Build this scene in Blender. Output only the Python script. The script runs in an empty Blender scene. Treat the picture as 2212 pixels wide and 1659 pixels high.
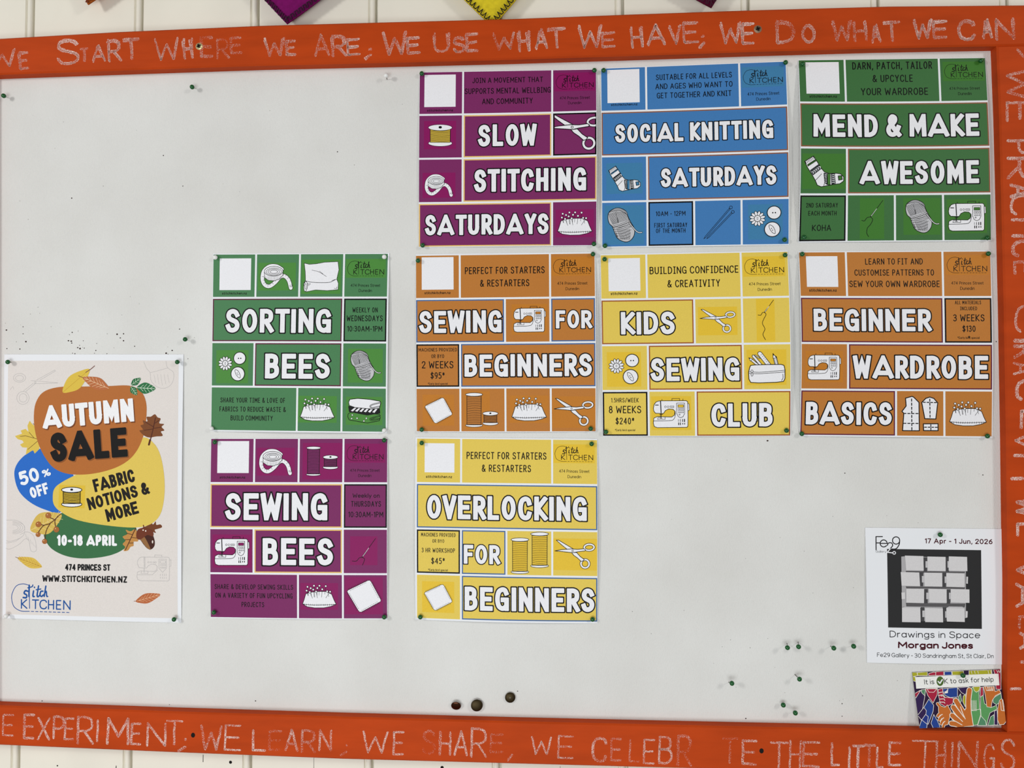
import bpy, bmesh, math, random
import numpy as np
from mathutils import Matrix, Vector
from mathutils.geometry import delaunay_2d_cdt
C = bpy.context.scene.collection
random.seed(7)
PI = math.pi

# ------------------------------------------------------------------ camera
F_PX, RX, RY, RZ, DIST, ZC = 1600.0, -0.0308, 0.0478, -0.0021, 0.828, 1.5
def _rot(rx, ry, rz):
    cx, sx, cy, sy, cz, sz = math.cos(rx), math.sin(rx), math.cos(ry), math.sin(ry), math.cos(rz), math.sin(rz)
    X = np.array([[1, 0, 0], [0, cx, -sx], [0, sx, cx]]); Y = np.array([[cy, 0, sy], [0, 1, 0], [-sy, 0, cy]])
    Z = np.array([[cz, -sz, 0], [sz, cz, 0], [0, 0, 1]])
    return Z @ Y @ X
R = _rot(RX, RY, RZ)                      # board frame (x right, y down, z into the wall) -> camera frame
def at(px, py, h=0.0):
    """point of the wall scene seen at photo pixel (px, py), at height h in front of the board face"""
    d = R.T @ np.array([(px - 1106) / F_PX, (py - 829.5) / F_PX, 1.0])
    t = (DIST - h) / d[2]
    return Vector((d[0] * t, -h, ZC - d[1] * t))
cam_d = bpy.data.cameras.new('camera'); cam = bpy.data.objects.new('camera', cam_d); C.objects.link(cam)
cam_d.sensor_width = 36.0; cam_d.lens = F_PX / 2212 * 36.0; cam_d.clip_start = 0.01
w3 = lambda v: Vector((v[0], v[2], -v[1]))
r_, d_, f_ = w3(R[0]), w3(R[1]), w3(R[2])
M = Matrix.Identity(4)
for i in range(3):
    M[i][0], M[i][1], M[i][2] = r_[i], -d_[i], -f_[i]
M[0][3], M[1][3], M[2][3] = 0, -DIST, ZC
cam.matrix_world = M
bpy.context.scene.camera = cam

# ------------------------------------------------------------------ light and exposure
world = bpy.data.worlds.new('world'); bpy.context.scene.world = world; world.use_nodes = True
world.node_tree.nodes['Background'].inputs[0].default_value = (1.0, 0.98, 0.95, 1)
world.node_tree.nodes['Background'].inputs[1].default_value = 0.23
def area(name, loc, target, sx, sy, power, col):
    l = bpy.data.lights.new(name, 'AREA'); l.shape = 'RECTANGLE'; l.size, l.size_y = sx, sy; l.energy = power; l.color = col
    o = bpy.data.objects.new(name, l); C.objects.link(o); o.location = loc
    o.rotation_euler = (Vector(target) - Vector(loc)).to_track_quat('-Z', 'Y').to_euler()
    return o
area('window_light_left', (-1.75, -1.6, 2.05), (-0.1, 0, 1.15), 0.26, 0.4, 15.8, (1.0, 0.99, 0.97))
area('window_light_right', (1.7, -1.6, 2.3), (0.2, 0, 1.2), 0.26, 0.4, 10.5, (1.0, 0.98, 0.95))
area('fill_light_front', (-0.3, -1.9, 0.8), (-0.1, 0, 1.1), 1.5, 0.8, 20, (0.94, 0.98, 1.0))  # added low fill lamp, not a window: brightens the lower part of the board
vs = bpy.context.scene.view_settings
vs.view_transform = 'Standard'; vs.look = 'None'; vs.gamma = 1; vs.use_curve_mapping = False; vs.exposure = 0.0

# ------------------------------------------------------------------ materials
def lin(c):
    return tuple(((x / 255) / 12.92 if x / 255 <= .04045 else ((x / 255 + .055) / 1.055) ** 2.4) for x in c)
def mat(name, rgb, rough=.55, metal=0.0, spec=.3, coat=0.0):
    m = bpy.data.materials.new(name); m.use_nodes = True
    b = m.node_tree.nodes['Principled BSDF']
    b.inputs['Base Color'].default_value = (*lin(rgb), 1); b.inputs['Roughness'].default_value = rough
    b.inputs['Metallic'].default_value = metal; b.inputs['Specular IOR Level'].default_value = spec
    b.inputs['Coat Weight'].default_value = coat
    return m
def nodes(m): return m.node_tree.nodes, m.node_tree.links, m.node_tree.nodes['Principled BSDF']
def noise(m, scale, detail=3, vec=None, rough=.5, stretch=None):
    n, l, b = nodes(m)
    tc = n.new('ShaderNodeTexCoord'); t = n.new('ShaderNodeTexNoise')
    t.inputs['Scale'].default_value = scale; t.inputs['Detail'].default_value = detail; t.inputs['Roughness'].default_value = rough
    if stretch:
        mp = n.new('ShaderNodeMapping'); mp.inputs['Scale'].default_value = stretch
        l.new(tc.outputs['Object'], mp.inputs['Vector']); l.new(mp.outputs[0], t.inputs['Vector'])
    else: l.new(tc.outputs['Object'], t.inputs['Vector'])
    return t
def ramp(m, src, stops):
    n, l, b = nodes(m); r = n.new('ShaderNodeValToRGB'); l.new(src, r.inputs[0])
    e = r.color_ramp.elements
    while len(e) < len(stops): e.new(.5)
    for k, (p, c) in enumerate(stops):
        e[k].position = p; e[k].color = (*c, 1) if len(c) == 3 else c
    return r
def bump(m, src, strength, dist=.001, prev=None):
    n, l, b = nodes(m); bp = n.new('ShaderNodeBump'); bp.inputs['Strength'].default_value = strength
    bp.inputs['Distance'].default_value = dist; l.new(src, bp.inputs['Height'])
    if prev: l.new(prev.outputs[0], bp.inputs['Normal'])
    l.new(bp.outputs[0], b.inputs['Normal']); return bp
def vary(m, rgb, amt, scale, detail=3, stretch=None):
    t = noise(m, scale, detail, stretch=stretch); n, l, b = nodes(m); c = lin(rgb)
    r = ramp(m, t.outputs['Fac'], [(.3, tuple(x * (1 - amt) for x in c)), (.7, tuple(min(1, x * (1 + amt)) for x in c))])
    l.new(r.outputs[0], b.inputs['Base Color']); return r

PAL = {}
def ink(rgb, rough=.5):
    k = tuple(rgb)
    if k not in PAL:
        m = mat('printed_ink_%02x%02x%02x' % k, rgb, rough, spec=.16)
        vary(m, rgb, .035, 900, 2)
        PAL[k] = m
    return PAL[k]
PAPER = mat('white_paper', (236, 238, 242), .6, spec=.25)
bump(PAPER, noise(PAPER, 350, 3).outputs['Fac'], .05, .0005)
BLACK = (6, 5, 7); WHITE = (240, 240, 244)

BOARD = mat('painted_board', (224, 224, 220), .75, spec=.2)
def _board():
    m = BOARD; n, l, b = nodes(m)
    t1 = noise(m, 1.0, 4, stretch=(1500, 1500, 260)); t2 = noise(m, 1.0, 3, stretch=(380, 380, 1100)); t3 = noise(m, 7, 5)
    bp = bump(m, t1.outputs['Fac'], .6, .0007); bump(m, t2.outputs['Fac'], .25, .0006, bp)
    base = ramp(m, t3.outputs['Fac'], [(.3, lin((218, 217, 213))), (.7, lin((229, 229, 226)))])
    out = base.outputs[0]
    tc = n.new('ShaderNodeTexCoord')
    def stain(p, r, rgb, amt):
        nonlocal out
        d = n.new('ShaderNodeVectorMath'); d.operation = 'DISTANCE'; l.new(tc.outputs['Object'], d.inputs[0]); d.inputs[1].default_value = p
        t = noise(m, 130, 4); ad = n.new('ShaderNodeMath'); ad.operation = 'MULTIPLY_ADD'; l.new(t.outputs['Fac'], ad.inputs[0])
        ad.inputs[1].default_value = r * 1.6; l.new(d.outputs['Value'], ad.inputs[2])
        rp = ramp(m, ad.outputs[0], [(0, (amt,) * 3), (1, (0,) * 3)])
        mr = n.new('ShaderNodeMapRange'); l.new(ad.outputs[0], mr.inputs[0])
        mr.inputs[1].default_value = r * .7; mr.inputs[2].default_value = r * 1.7; mr.inputs[3].default_value = amt; mr.inputs[4].default_value = 0
        mx = n.new('ShaderNodeMix'); mx.data_type = 'RGBA'; l.new(mr.outputs[0], mx.inputs[0]); l.new(out, mx.inputs[6])
        mx.inputs[7].default_value = (*lin(rgb), 1); out = mx.outputs[2]
    stain(at(62, 515), .012, (214, 204, 158), .55)
    stain(at(585, 190), .020, (170, 168, 165), .35)
    stain(at(170, 690), .07, (222, 214, 196), .35)
    l.new(out, b.inputs['Base Color'])
_board()
ORANGE = mat('orange_gloss_paint', (186, 66, 17), .6, spec=.1)
vary(ORANGE, (186, 66, 17), .10, 1.0, 4, (14, 40, 60)); bump(ORANGE, noise(ORANGE, 1.0, 3, stretch=(60, 300, 420)).outputs['Fac'], .12, .001)
WALLP = mat('cream_wall_paint', (236, 232, 218), .5, spec=.35)
vary(WALLP, (236, 232, 218), .03, 14, 4); bump(WALLP, noise(WALLP, 90, 4).outputs['Fac'], .12, .001)
DARK = mat('dark_hole', (18, 14, 10), .9)
SPECK = mat('dark_speck', (52, 34, 30), .9); SPECK2 = mat('grey_speck', (140, 136, 130), .9)
GREEN_P = mat('green_pin_plastic', (8, 84, 34), .22, spec=.5); WHITE_P = mat('white_pin_plastic', (236, 236, 234), .25, spec=.5)
STEEL = mat('pin_steel', (120, 116, 112), .35, 1.0)
BRASS = mat('tarnished_brass', (60, 50, 32), .45, .85); COPPER = mat('tarnished_copper', (72, 42, 27), .25, .85)
ZINC = mat('yellow_zinc', (226, 214, 160), .35, .55); OLDSCREW = mat('dull_screw', (150, 128, 104), .5, .4)
def chalk_mat(name, lo, hi):
    m = mat(name, (248, 222, 212), .95, spec=.05); n, l, b = nodes(m)
    t = noise(m, 1000, 3, rough=.65); t2 = noise(m, 40, 2)
    ad = n.new('ShaderNodeMath'); ad.operation = 'MULTIPLY_ADD'; l.new(t2.outputs['Fac'], ad.inputs[0]); ad.inputs[1].default_value = .35; l.new(t.outputs['Fac'], ad.inputs[2])
    mr = n.new('ShaderNodeMapRange'); l.new(ad.outputs[0], mr.inputs[0]); mr.inputs[1].default_value = lo; mr.inputs[2].default_value = hi
    l.new(mr.outputs[0], b.inputs['Alpha']); return m
CHALK = chalk_mat('white_chalk', .60, .86); CHALK_F = chalk_mat('faint_chalk', .66, .98)

# ------------------------------------------------------------------ object helpers
def link(o, parent=None):
    C.objects.link(o)
    if parent: o.parent = parent
    return o
def props(o, label=None, cat=None, group=None, kind=None):
    if label: o['label'] = label
    if cat: o['category'] = cat
    if group: o['group'] = group
    if kind: o['kind'] = kind
    return o
def empty(name, loc):
    o = bpy.data.objects.new(name, None); o.empty_display_size = .02; o.location = loc; return link(o)
def mesh_obj(name, verts, faces, mats, mi=None, parent=None, smooth=False):
    me = bpy.data.meshes.new(name); me.from_pydata([tuple(v) for v in verts], [], faces)
    for m in mats: me.materials.append(m)
    if mi is not None: me.polygons.foreach_set('material_index', mi)
    if smooth: me.polygons.foreach_set('use_smooth', [True] * len(me.polygons))
    me.update(); o = bpy.data.objects.new(name, me); return link(o, parent)
def bm_obj(name, bm, mats, parent=None, smooth=True):
    me = bpy.data.meshes.new(name); bm.to_mesh(me); bm.free()
    for m in (mats if isinstance(mats, list) else [mats]): me.materials.append(m)
    if smooth: me.polygons.foreach_set('use_smooth', [True] * len(me.polygons))
    o = bpy.data.objects.new(name, me); return link(o, parent)
def prism(outline, y0, y1, ch):
    """solid from a closed (x,z) outline, front face at y0 (towards the viewer), back at y1, chamfered front edge"""
    n = len(outline); P = np.array(outline, float)
    area2 = sum(P[i][0] * P[(i + 1) % n][1] - P[(i + 1) % n][0] * P[i][1] for i in range(n))
    if area2 < 0: P = P[::-1]
    ins = []
    for i in range(n):
        a, b, c = P[i - 1], P[i], P[(i + 1) % n]
        d1 = (b - a) / np.linalg.norm(b - a); d2 = (c - b) / np.linalg.norm(c - b)
        n1 = np.array([-d1[1], d1[0]]); n2 = np.array([-d2[1], d2[0]])
        k = n1 + n2; k /= max(1e-6, k @ n1); ins.append(b + k * ch)
    v = [(x, y0, z) for x, z in ins] + [(x, y0 + ch, z) for x, z in P] + [(x, y1, z) for x, z in P]
    f = [list(range(n)), list(range(3 * n - 1, 2 * n - 1, -1))]
    for k in (0, n):
        for i in range(n):
            j = (i + 1) % n; f.append([k + j, k + i, k + n + i, k + n + j])
    return v, f

# ------------------------------------------------------------------ 2-D drawing: strokes, fills, letters
def cr(pts, closed=False, n=6):
    """smooth curve through points"""
    P = [np.array(p, float) for p in pts]; out = []; N = len(P)
    if N < 3: return [tuple(p) for p in P]
    for i in range(N if closed else N - 1):
        p1, p2 = P[i], P[(i + 1) % N]
        p0 = P[i - 1] if (closed or i > 0) else 2 * p1 - p2
        p3 = P[(i + 2) % N] if (closed or i < N - 2) else 2 * p2 - p1
        for k in range(n):
            t = k / n
            out.append(tuple(.5 * (2 * p1 + (p2 - p0) * t + (2 * p0 - 5 * p1 + 4 * p2 - p3) * t * t + (3 * p1 - p0 - 3 * p2 + p3) * t ** 3)))
    if not closed: out.append(tuple(P[-1]))
    return out
def ell(cx, cy, rx, ry, a0=0, a1=360, n=24, rot=0):
    c, s = math.cos(math.radians(rot)), math.sin(math.radians(rot)); full = abs(a1 - a0) >= 360
    o = []
    for k in range(n if full else n + 1):
        a = math.radians(a0 + (a1 - a0) * k / n); x, y = rx * math.cos(a), ry * math.sin(a)
        o.append((cx + x * c - y * s, cy + x * s + y * c))
    return o
def clip(poly, axis, lim, keep_less):
    out = []; n = len(poly)
    for i in range(n):
        a, b = poly[i], poly[(i + 1) % n]
        ia = (a[axis] <= lim) if keep_less else (a[axis] >= lim); ib = (b[axis] <= lim) if keep_less else (b[axis] >= lim)
        if ia: out.append(a)
        if ia != ib:
            t = (lim - a[axis]) / (b[axis] - a[axis]); out.append((a[0] + (b[0] - a[0]) * t, a[1] + (b[1] - a[1]) * t))
    return out
def clip_box(poly, x0, y0, x1, y1):
    for ax, lim, kl in ((0, x0, False), (0, x1, True), (1, y0, False), (1, y1, True)):
        if len(poly) < 3: return []
        poly = clip(poly, ax, lim, kl)
    return poly if len(poly) >= 3 else []
def stroke(pts, w, cap='round', closed=False, seg=5.0, ext=None, rad=.25):
    """polygons of a pen line"""
    P = [np.array(pts[0], float)]
    src = list(pts) + ([pts[0]] if closed else [])
    for p in src[1:]:
        p = np.array(p, float); L = np.linalg.norm(p - P[-1])
        if L < 1e-6: continue
        k = max(1, int(math.ceil(L / seg))); q = P[-1]
        for i in range(1, k + 1): P.append(q + (p - q) * i / k)
    n = len(P); polys = []; h = w / 2
    if n < 2: return [ell(P[0][0], P[0][1], h, h, n=10)]
    D = [(P[i + 1] - P[i]) / np.linalg.norm(P[i + 1] - P[i]) for i in range(n - 1)]
    N = [np.array([-d[1], d[0]]) for d in D]
    A = [None] * n; B = [None] * n
    for i in range(n):
        if closed and i in (0, n - 1): n1, n2 = N[-1], N[0]
        else: n1, n2 = N[max(0, i - 1)], N[min(n - 2, i)]
        c = float(n1 @ n2)
        if c > .5:
            k = n1 + n2; k = k / (k @ n1); A[i] = (k, k)
        else:
            A[i] = (n1, n2); polys.append(ell(P[i][0], P[i][1], h, h, n=12) if cap == 'round' else None)
            if polys[-1] is None:
                polys.pop(); m = n1 + n2
                kk = m / max(.06, m @ n1) if np.linalg.norm(m) > .1 else n1
                d1, d2 = D[max(0, i - 1)], D[min(n - 2, i)]
                side = 1 if (d1[0] * d2[1] - d1[1] * d2[0]) < 0 else -1
                polys.append([tuple(P[i]), tuple(P[i] + side * n1 * h), tuple(P[i] + side * kk * h * .97), tuple(P[i] + side * n2 * h)])
    for i in range(n - 1):
        a, b = A[i][1], A[i + 1][0]
        polys.append([tuple(P[i] + a * h), tuple(P[i + 1] + b * h), tuple(P[i + 1] - b * h), tuple(P[i] - a * h)])
    if not closed:
        for p, d, nn in ((P[0], -D[0], N[0]), (P[-1], D[-1], N[-1])):
            if cap == 'round':
                polys.append([tuple(p + nn * h * math.cos(a) + d * h * math.sin(a)) for a in np.linspace(0, PI, 7)])
            elif cap == 'square':
                e = h if ext is None else ext; r = w * rad
                polys.append([tuple(p + nn * h), tuple(p + nn * h + d * (e - r)), tuple(p + nn * (h - r * .3) + d * (e - r * .3)), tuple(p + nn * (h - r) + d * e),
                              tuple(p - nn * (h - r) + d * e), tuple(p - nn * (h - r * .3) + d * (e - r * .3)), tuple(p - nn * h + d * (e - r)), tuple(p - nn * h)])
    return polys

GL = {
 'A': '.56|L 0 0 .28 1 .56 0|L .1 .32 .46 .32', 'a_bold': '.84|L 0 0 .42 1 .84 0|L .22 .18 .62 .18', 'e_bold': '.43|L .43 1 0 1 0 0 .43 0|L 0 .5 .37 .5', 'B': '.44|L 0 0 0 1|S 0 1 .22 1 .36 .93 .39 .76 .35 .6 .2 .53 0 .53|S 0 .53 .24 .53 .4 .44 .44 .27 .4 .1 .24 0 0 0',
 'C': '.46|S .46 .78 .4 .94 .25 1 .08 .9 0 .65 0 .35 .08 .1 .25 0 .4 .06 .46 .22', 'D': '.47|L 0 0 0 1|S 0 1 .2 .99 .39 .85 .47 .5 .39 .15 .2 .01 0 0',
 'E': '.38|L .38 1 0 1 0 0 .38 0|L 0 .51 .33 .51', 'F': '.36|L .36 1 0 1 0 0|L 0 .5 .31 .5',
 'G': '.48|S .46 .82 .39 .96 .25 1 .08 .9 0 .65 0 .35 .08 .1 .25 0 .36 .04 .43 .1|L .48 0 .48 .46 .29 .46', 'H': '.46|L 0 0 0 1|L .46 0 .46 1|L 0 .5 .46 .5',
 'I': '0|L 0 0 0 1', 'i_serif': '.24|L .12 0 .12 1|L 0 1 .24 1|L 0 0 .24 0', 'J': '.34|L .34 1 .34 .27|S .34 .27 .29 .07 .17 0 .05 .06 0 .2',
 'K': '.46|L 0 0 0 1|L .44 1 .05 .5 .46 0', 'L': '.36|L 0 1 0 0 .36 0', 'M': '.64|L 0 0 .02 1 .32 .3 .62 1 .64 0', 'N': '.48|L 0 0 0 1 .48 0 .48 1',
 'O': '.5|C .25 .5 .25 .5', 'P': '.41|L 0 0 0 1|S 0 1 .22 1 .37 .92 .41 .73 .37 .54 .22 .45 0 .45', 'R': '.44|L 0 0 0 1|S 0 1 .22 1 .37 .92 .41 .74 .37 .56 .22 .47 0 .47|L .18 .47 .44 0',
 'S': '.44|S .42 .82 .35 .95 .21 1 .07 .93 .02 .76 .08 .61 .23 .52 .38 .43 .44 .26 .38 .08 .22 0 .07 .05 0 .2', 'T': '.46|L 0 1 .46 1|L .23 1 .23 0',
 'U': '.46|L 0 1 0 .3|S 0 .3 .06 .08 .23 0 .4 .08 .46 .3|L .46 .3 .46 1', 'V': '.5|L 0 1 .25 0 .5 1', 'W': '.7|L 0 1 .15 0 .35 .72 .55 0 .7 1',
 'X': '.44|L 0 0 .44 1|L 0 1 .44 0', 'Y': '.48|L 0 1 .24 .46 .48 1|L .24 .46 .24 0', 'Z': '.42|L 0 1 .42 1 0 0 .42 0',
 '0': '.42|C .21 .5 .21 .5', '1': '.15|L 0 .84 .15 1 .15 0', '2': '.4|S 0 .76 .06 .94 .2 1 .34 .94 .39 .76 .32 .55 .15 .27 0 0|L 0 0 .4 0',
 '3': '.38|S 0 .88 .1 .98 .22 1 .34 .9 .34 .66 .23 .54 .12 .53|S .12 .53 .27 .5 .38 .36 .37 .15 .24 .01 .1 .01 0 .13', '4': '.44|L .33 0 .33 1 0 .3 .44 .3',
 '5': '.38|L .36 1 .05 1 .03 .57|S .03 .57 .15 .64 .3 .58 .38 .36 .31 .1 .16 0 0 .1', '6': '.4|C .2 .3 .2 .3|S .34 .98 .16 .8 .02 .5 0 .3', '7': '.38|L 0 1 .38 1 .12 0',
 '8': '.4|C .2 .76 .17 .24|C .2 .27 .2 .27', '9': '.38|C .19 .7 .19 .3|S .38 .7 .37 .4 .28 .12 .12 0',
 '&': '.54|S .54 0 .34 .26 .13 .62 .1 .84 .2 1 .33 .94 .34 .78 .22 .6 .06 .44 0 .24 .08 .05 .24 0 .4 .12 .52 .4', '$': '.42|S .4 .8 .34 .9 .21 .94 .07 .88 .03 .74 .09 .61 .22 .52 .36 .43 .42 .27 .36 .12 .22 .06 .07 .1 0 .22|L .21 1.1 .21 -.1',
 '*': '.26|L .13 .55 .13 1|L 0 .9 .26 .66|L .26 .9 0 .66', '%': '.5|C .11 .8 .11 .17|C .39 .2 .11 .17|L .08 0 .42 1', ',': '.05|L .05 .06 0 -.16', '.': '0|L 0 0 0 .02', ';': '.06|L .06 .5 .06 .53|L .06 .08 0 -.18',
 ':': '0|L 0 .18 0 .21|L 0 .62 0 .65', '-': '.22|L 0 .42 .22 .42', '/': '.32|L 0 -.05 .32 1.05', "'": '0|L 0 1 0 .8',
 'a': '.38|C .19 .34 .19 .34|L .38 .68 .38 0', 'b': '.38|L 0 1 0 0|C .19 .34 .19 .34', 'c': '.34|S .34 .55 .2 .68 .05 .58 0 .34 .05 .1 .2 0 .34 .12', 'd': '.38|L .38 1 .38 0|C .19 .34 .19 .34',
 'e': '.38|S 0 .36 .38 .36 .33 .6 .19 .68 .05 .6 0 .34 .06 .08 .2 0 .35 .1', 'f': '.24|S .24 .98 .12 .96 .09 .8|L .09 .8 .09 0|L 0 .66 .22 .66', 'g': '.38|C .19 .34 .19 .34|L .38 .68 .38 -.06|S .38 -.06 .33 -.25 .18 -.29 .03 -.22',
 'h': '.34|L 0 0 0 1|S 0 .42 .08 .63 .2 .68 .31 .6 .34 .42|L .34 .42 .34 0', 'i': '0|L 0 0 0 .66|L 0 .92 0 .94', 'j': '.1|L .1 .66 .1 -.1|L .1 .92 .1 .94', 'k': '.33|L 0 0 0 1|L .3 .66 .02 .26|L .12 .4 .33 0', 'l': '0|L 0 0 0 1',
 'm': '.6|L 0 0 0 .66|S 0 .42 .07 .63 .17 .68 .27 .6 .3 .42|L .3 .42 .3 0|S .3 .42 .37 .63 .47 .68 .57 .6 .6 .42|L .6 .42 .6 0', 'n': '.34|L 0 0 0 .66|S 0 .42 .08 .63 .2 .68 .31 .6 .34 .42|L .34 .42 .34 0',
 'o': '.4|C .2 .34 .2 .34', 'p': '.38|L 0 .66 0 -.3|C .19 .34 .19 .34', 'r': '.2|L 0 0 0 .66|S 0 .4 .06 .62 .2 .67', 's': '.3|S .29 .57 .17 .68 .03 .6 .05 .42 .16 .35 .28 .26 .28 .08 .14 0 0 .1',
 't': '.22|L .08 .92 .08 .12|S .08 .12 .12 0 .22 .02|L 0 .66 .21 .66', 'u': '.34|L 0 .66 0 .26|S 0 .26 .03 .08 .14 0 .26 .05 .34 .26|L .34 .66 .34 0', 'v': '.36|L 0 .66 .18 0 .36 .66', 'w': '.54|L 0 .66 .14 0 .27 .6 .4 0 .54 .66',
 'y': '.36|L 0 .66 .18 0|L .36 .66 .1 -.29', 'z': '.32|L 0 .66 .32 .66 0 0 .32 0',
}
_gc = {}
def glyph(ch):
    if ch in _gc: return _gc[ch]
    s = GL[ch].split('|'); st = []
    for t in s[1:]:
        k = t.split(); v = [float(x) for x in k[1:]]
        if k[0] == 'C': st.append((ell(v[0], v[1], v[2], v[3], n=22), True))
        else:
            p = list(zip(v[0::2], v[1::2])); st.append((cr(p, n=4) if k[0] == 'S' else p, False))
    _gc[ch] = (float(s[0]), st); return _gc[ch]
def text_paths(txt, width, H, w, gap, space, serif=False, vary_=0):
    """strokes of one line of lettering in mm: x 0..width, y 0 (bottom) .. H (top)"""
    g = [('i_serif' if (serif and c == 'I') else c) for c in txt]
    if w / H > .18: g = [{'A': 'a_bold', 'E': 'e_bold'}.get(c, c) for c in g]
    cw = sum(glyph(c)[0] for c in g if c != ' '); nn = sum(c != ' ' for c in g); ns = len(g) - nn
    h = H - w; bold = w / H > .18
    kern = lambda a, b: .65 if bold and ('a_bold' in (a, b)) else .6 if bold and (a in 'VWYTKR' or b in 'VWYT') else 1.0
    ng = sum(kern(a, b) for a, b in zip(g, g[1:]) if a != ' ' and b != ' ')
    fixed = nn * w + ng * gap + ns * space
    sx = (width - fixed) / max(1e-6, cw) if cw else h
    if sx < h * .45:
        q = (width - h * .45 * cw) / fixed; gap *= q; space *= q; sx = h * .45
        if q < 1: w_adv = w * q
        else: w_adv = w
    else: w_adv = w
    x = 0; out = []
    for i, c in enumerate(g):
        if c == ' ': x += space; continue
        a, st = glyph(c); dy = random.uniform(-1, 1) * vary_ * H
        for p, cl in st:
            out.append(([(x + w_adv / 2 + q[0] * sx, w / 2 + dy + q[1] * h) for q in p], cl))
        x += a * sx + w_adv
        if i + 1 < len(g) and g[i + 1] != ' ': x += gap * kern(c, g[i + 1])
    return out

def homog(src, dst):
    A = []; b = []
    for (x, y), (u, v) in zip(src, dst):
        A.append([x, y, 1, 0, 0, 0, -u * x, -u * y]); b.append(u); A.append([0, 0, 0, x, y, 1, -v * x, -v * y]); b.append(v)
    return np.append(np.linalg.solve(np.array(A), np.array(b)), 1).reshape(3, 3)
def happ(Hm, p):
    q = Hm @ np.array([p[0], p[1], 1.0]); return (q[0] / q[2], q[1] / q[2])

class Ink:
    """flat print: polygons in the sheet's own millimetres, stacked in printing order"""
    def __init__(s, sheet, layer=1): s.sh = sheet; s.v = []; s.f = []; s.mi = []; s.mats = []; s.layer = layer; s.tf = None; s.k = 1.0; s.box = None; s.pend = {}
    def place(s, src, dst):
        x0, y0, x1, y1 = src; a = s.sh.mm((dst[0] + dst[2]) / 2, (dst[1] + dst[3]) / 2); kx = (dst[2] - dst[0]) * s.sh.px / (x1 - x0); ky = (dst[3] - dst[1]) * s.sh.py / (y1 - y0)
        cx, cy = (x0 + x1) / 2, (y0 + y1) / 2
        s.tf = lambda p: (a[0] + (p[0] - cx) * kx, a[1] + (p[1] - cy) * ky); s.k = (kx + ky) / 2; return s
    def crop(s):
        s.tf = lambda p: s.sh.mm(p[0], p[1]); s.k = (s.sh.px + s.sh.py) / 2; return s
    def mat(s, rgb):
        m = ink(rgb) if not isinstance(rgb, bpy.types.Material) else rgb
        if m not in s.mats: s.mats.append(m)
        return s.mats.index(m)
    def raw(s, polys, rgb, layer=None):
        m = s.mat(rgb); L = s.layer if layer is None else layer; CE = 5.0
        for p in polys:
            if s.box: p = clip_box(p, *s.box)
            if len(p) < 3: continue
            cells = s.pend.setdefault((m, L), [])
            xs = [q[0] for q in p]; ys = [q[1] for q in p]
            if max(xs) - min(xs) > 5 or max(ys) - min(ys) > 5:
                for i in range(int(min(xs) // CE), int(max(xs) // CE) + 1):
                    col = clip(clip(p, 0, i * CE, False), 0, (i + 1) * CE, True) if len(p) > 2 else []
                    if len(col) < 3: continue
                    for j in range(int(min(ys) // CE), int(max(ys) // CE) + 1):
                        cells.append(clip_box(col, i * CE, j * CE, (i + 1) * CE, (j + 1) * CE))
            else: cells.append(p)
    def flush(s):
        """merge the overlapping pen polygons of each ink layer into one clean flat mesh"""
        for (m, L), polys in s.pend.items():
            vs, fs = [], []
            for p in polys:
                q = []
                for a in p:
                    if not q or abs(a[0] - q[-1][0]) + abs(a[1] - q[-1][1]) > 1e-4: q.append(a)
                if len(q) > 2 and abs(q[0][0] - q[-1][0]) + abs(q[0][1] - q[-1][1]) < 1e-4: q.pop()
                if len(q) < 3: continue
                ar = sum(q[i][0] * q[(i + 1) % len(q)][1] - q[(i + 1) % len(q)][0] * q[i][1] for i in range(len(q)))
                if abs(ar) < 1e-5: continue
                if ar < 0: q = q[::-1]
                b = len(vs); vs += [Vector((x, y)) for x, y in q]; fs.append(list(range(b, b + len(q))))
            if not fs: continue
            cv, ce, cf = delaunay_2d_cdt(vs, [], fs, 1, 1e-5, False)[:3]
            V = np.array([tuple(q) for q in cv]); cf = [f for f in cf if len(f) == 3]; T3 = V[np.array(cf)]; ctr = T3.mean(1)
            o = np.argsort(ctr[:, 0]); cx, cy = ctr[o, 0], ctr[o, 1]; inside = np.zeros(len(cf), bool)
            for f in fs:                                   # keep the triangles covered by some pen polygon
                P = np.array([tuple(vs[i]) for i in f]); i0, i1 = np.searchsorted(cx, (P[:, 0].min(), P[:, 0].max()))
                if i1 <= i0: continue
                X, Y = cx[i0:i1, None], cy[i0:i1, None]; x1, y1 = P[:, 0], P[:, 1]; x2, y2 = np.roll(x1, -1), np.roll(y1, -1)
                dy = np.where(y2 == y1, 1e-12, y2 - y1)
                hit = ((y1 > Y) != (y2 > Y)) & (X < (x2 - x1) * (Y - y1) / dy + x1)
                inside[o[i0:i1]] |= (hit.sum(1) % 2 == 1)
            b = len(s.v); s.v += [s.sh.pos(x, y, L) for x, y in V]
            for k in np.nonzero(inside)[0]:
                f = cf[k]; (ax, ay), (bx, by), (qx, qy) = T3[k]; ar = (bx - ax) * (qy - ay) - (by - ay) * (qx - ax)
                f = [b + x for x in f]; s.f.append(f[::-1] if ar > 0 else f); s.mi.append(m)
        s.pend = {}
    def up(s, n=1): s.layer += n; return s
    def fill(s, pts, rgb, line=0, lc=BLACK, smooth=False):
        p = cr(pts, True) if smooth else pts; p = [s.tf(q) for q in p]
        s.raw([p], rgb); s.up()
        if line: s.raw(stroke(p, line * s.k, 'round', True), lc); s.up()
        return s
    def line(s, pts, w, rgb=BLACK, smooth=False, closed=False):
        p = cr(pts, closed) if smooth else pts; s.raw(stroke([s.tf(q) for q in p], w * s.k, 'round', closed), rgb); return s
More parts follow.
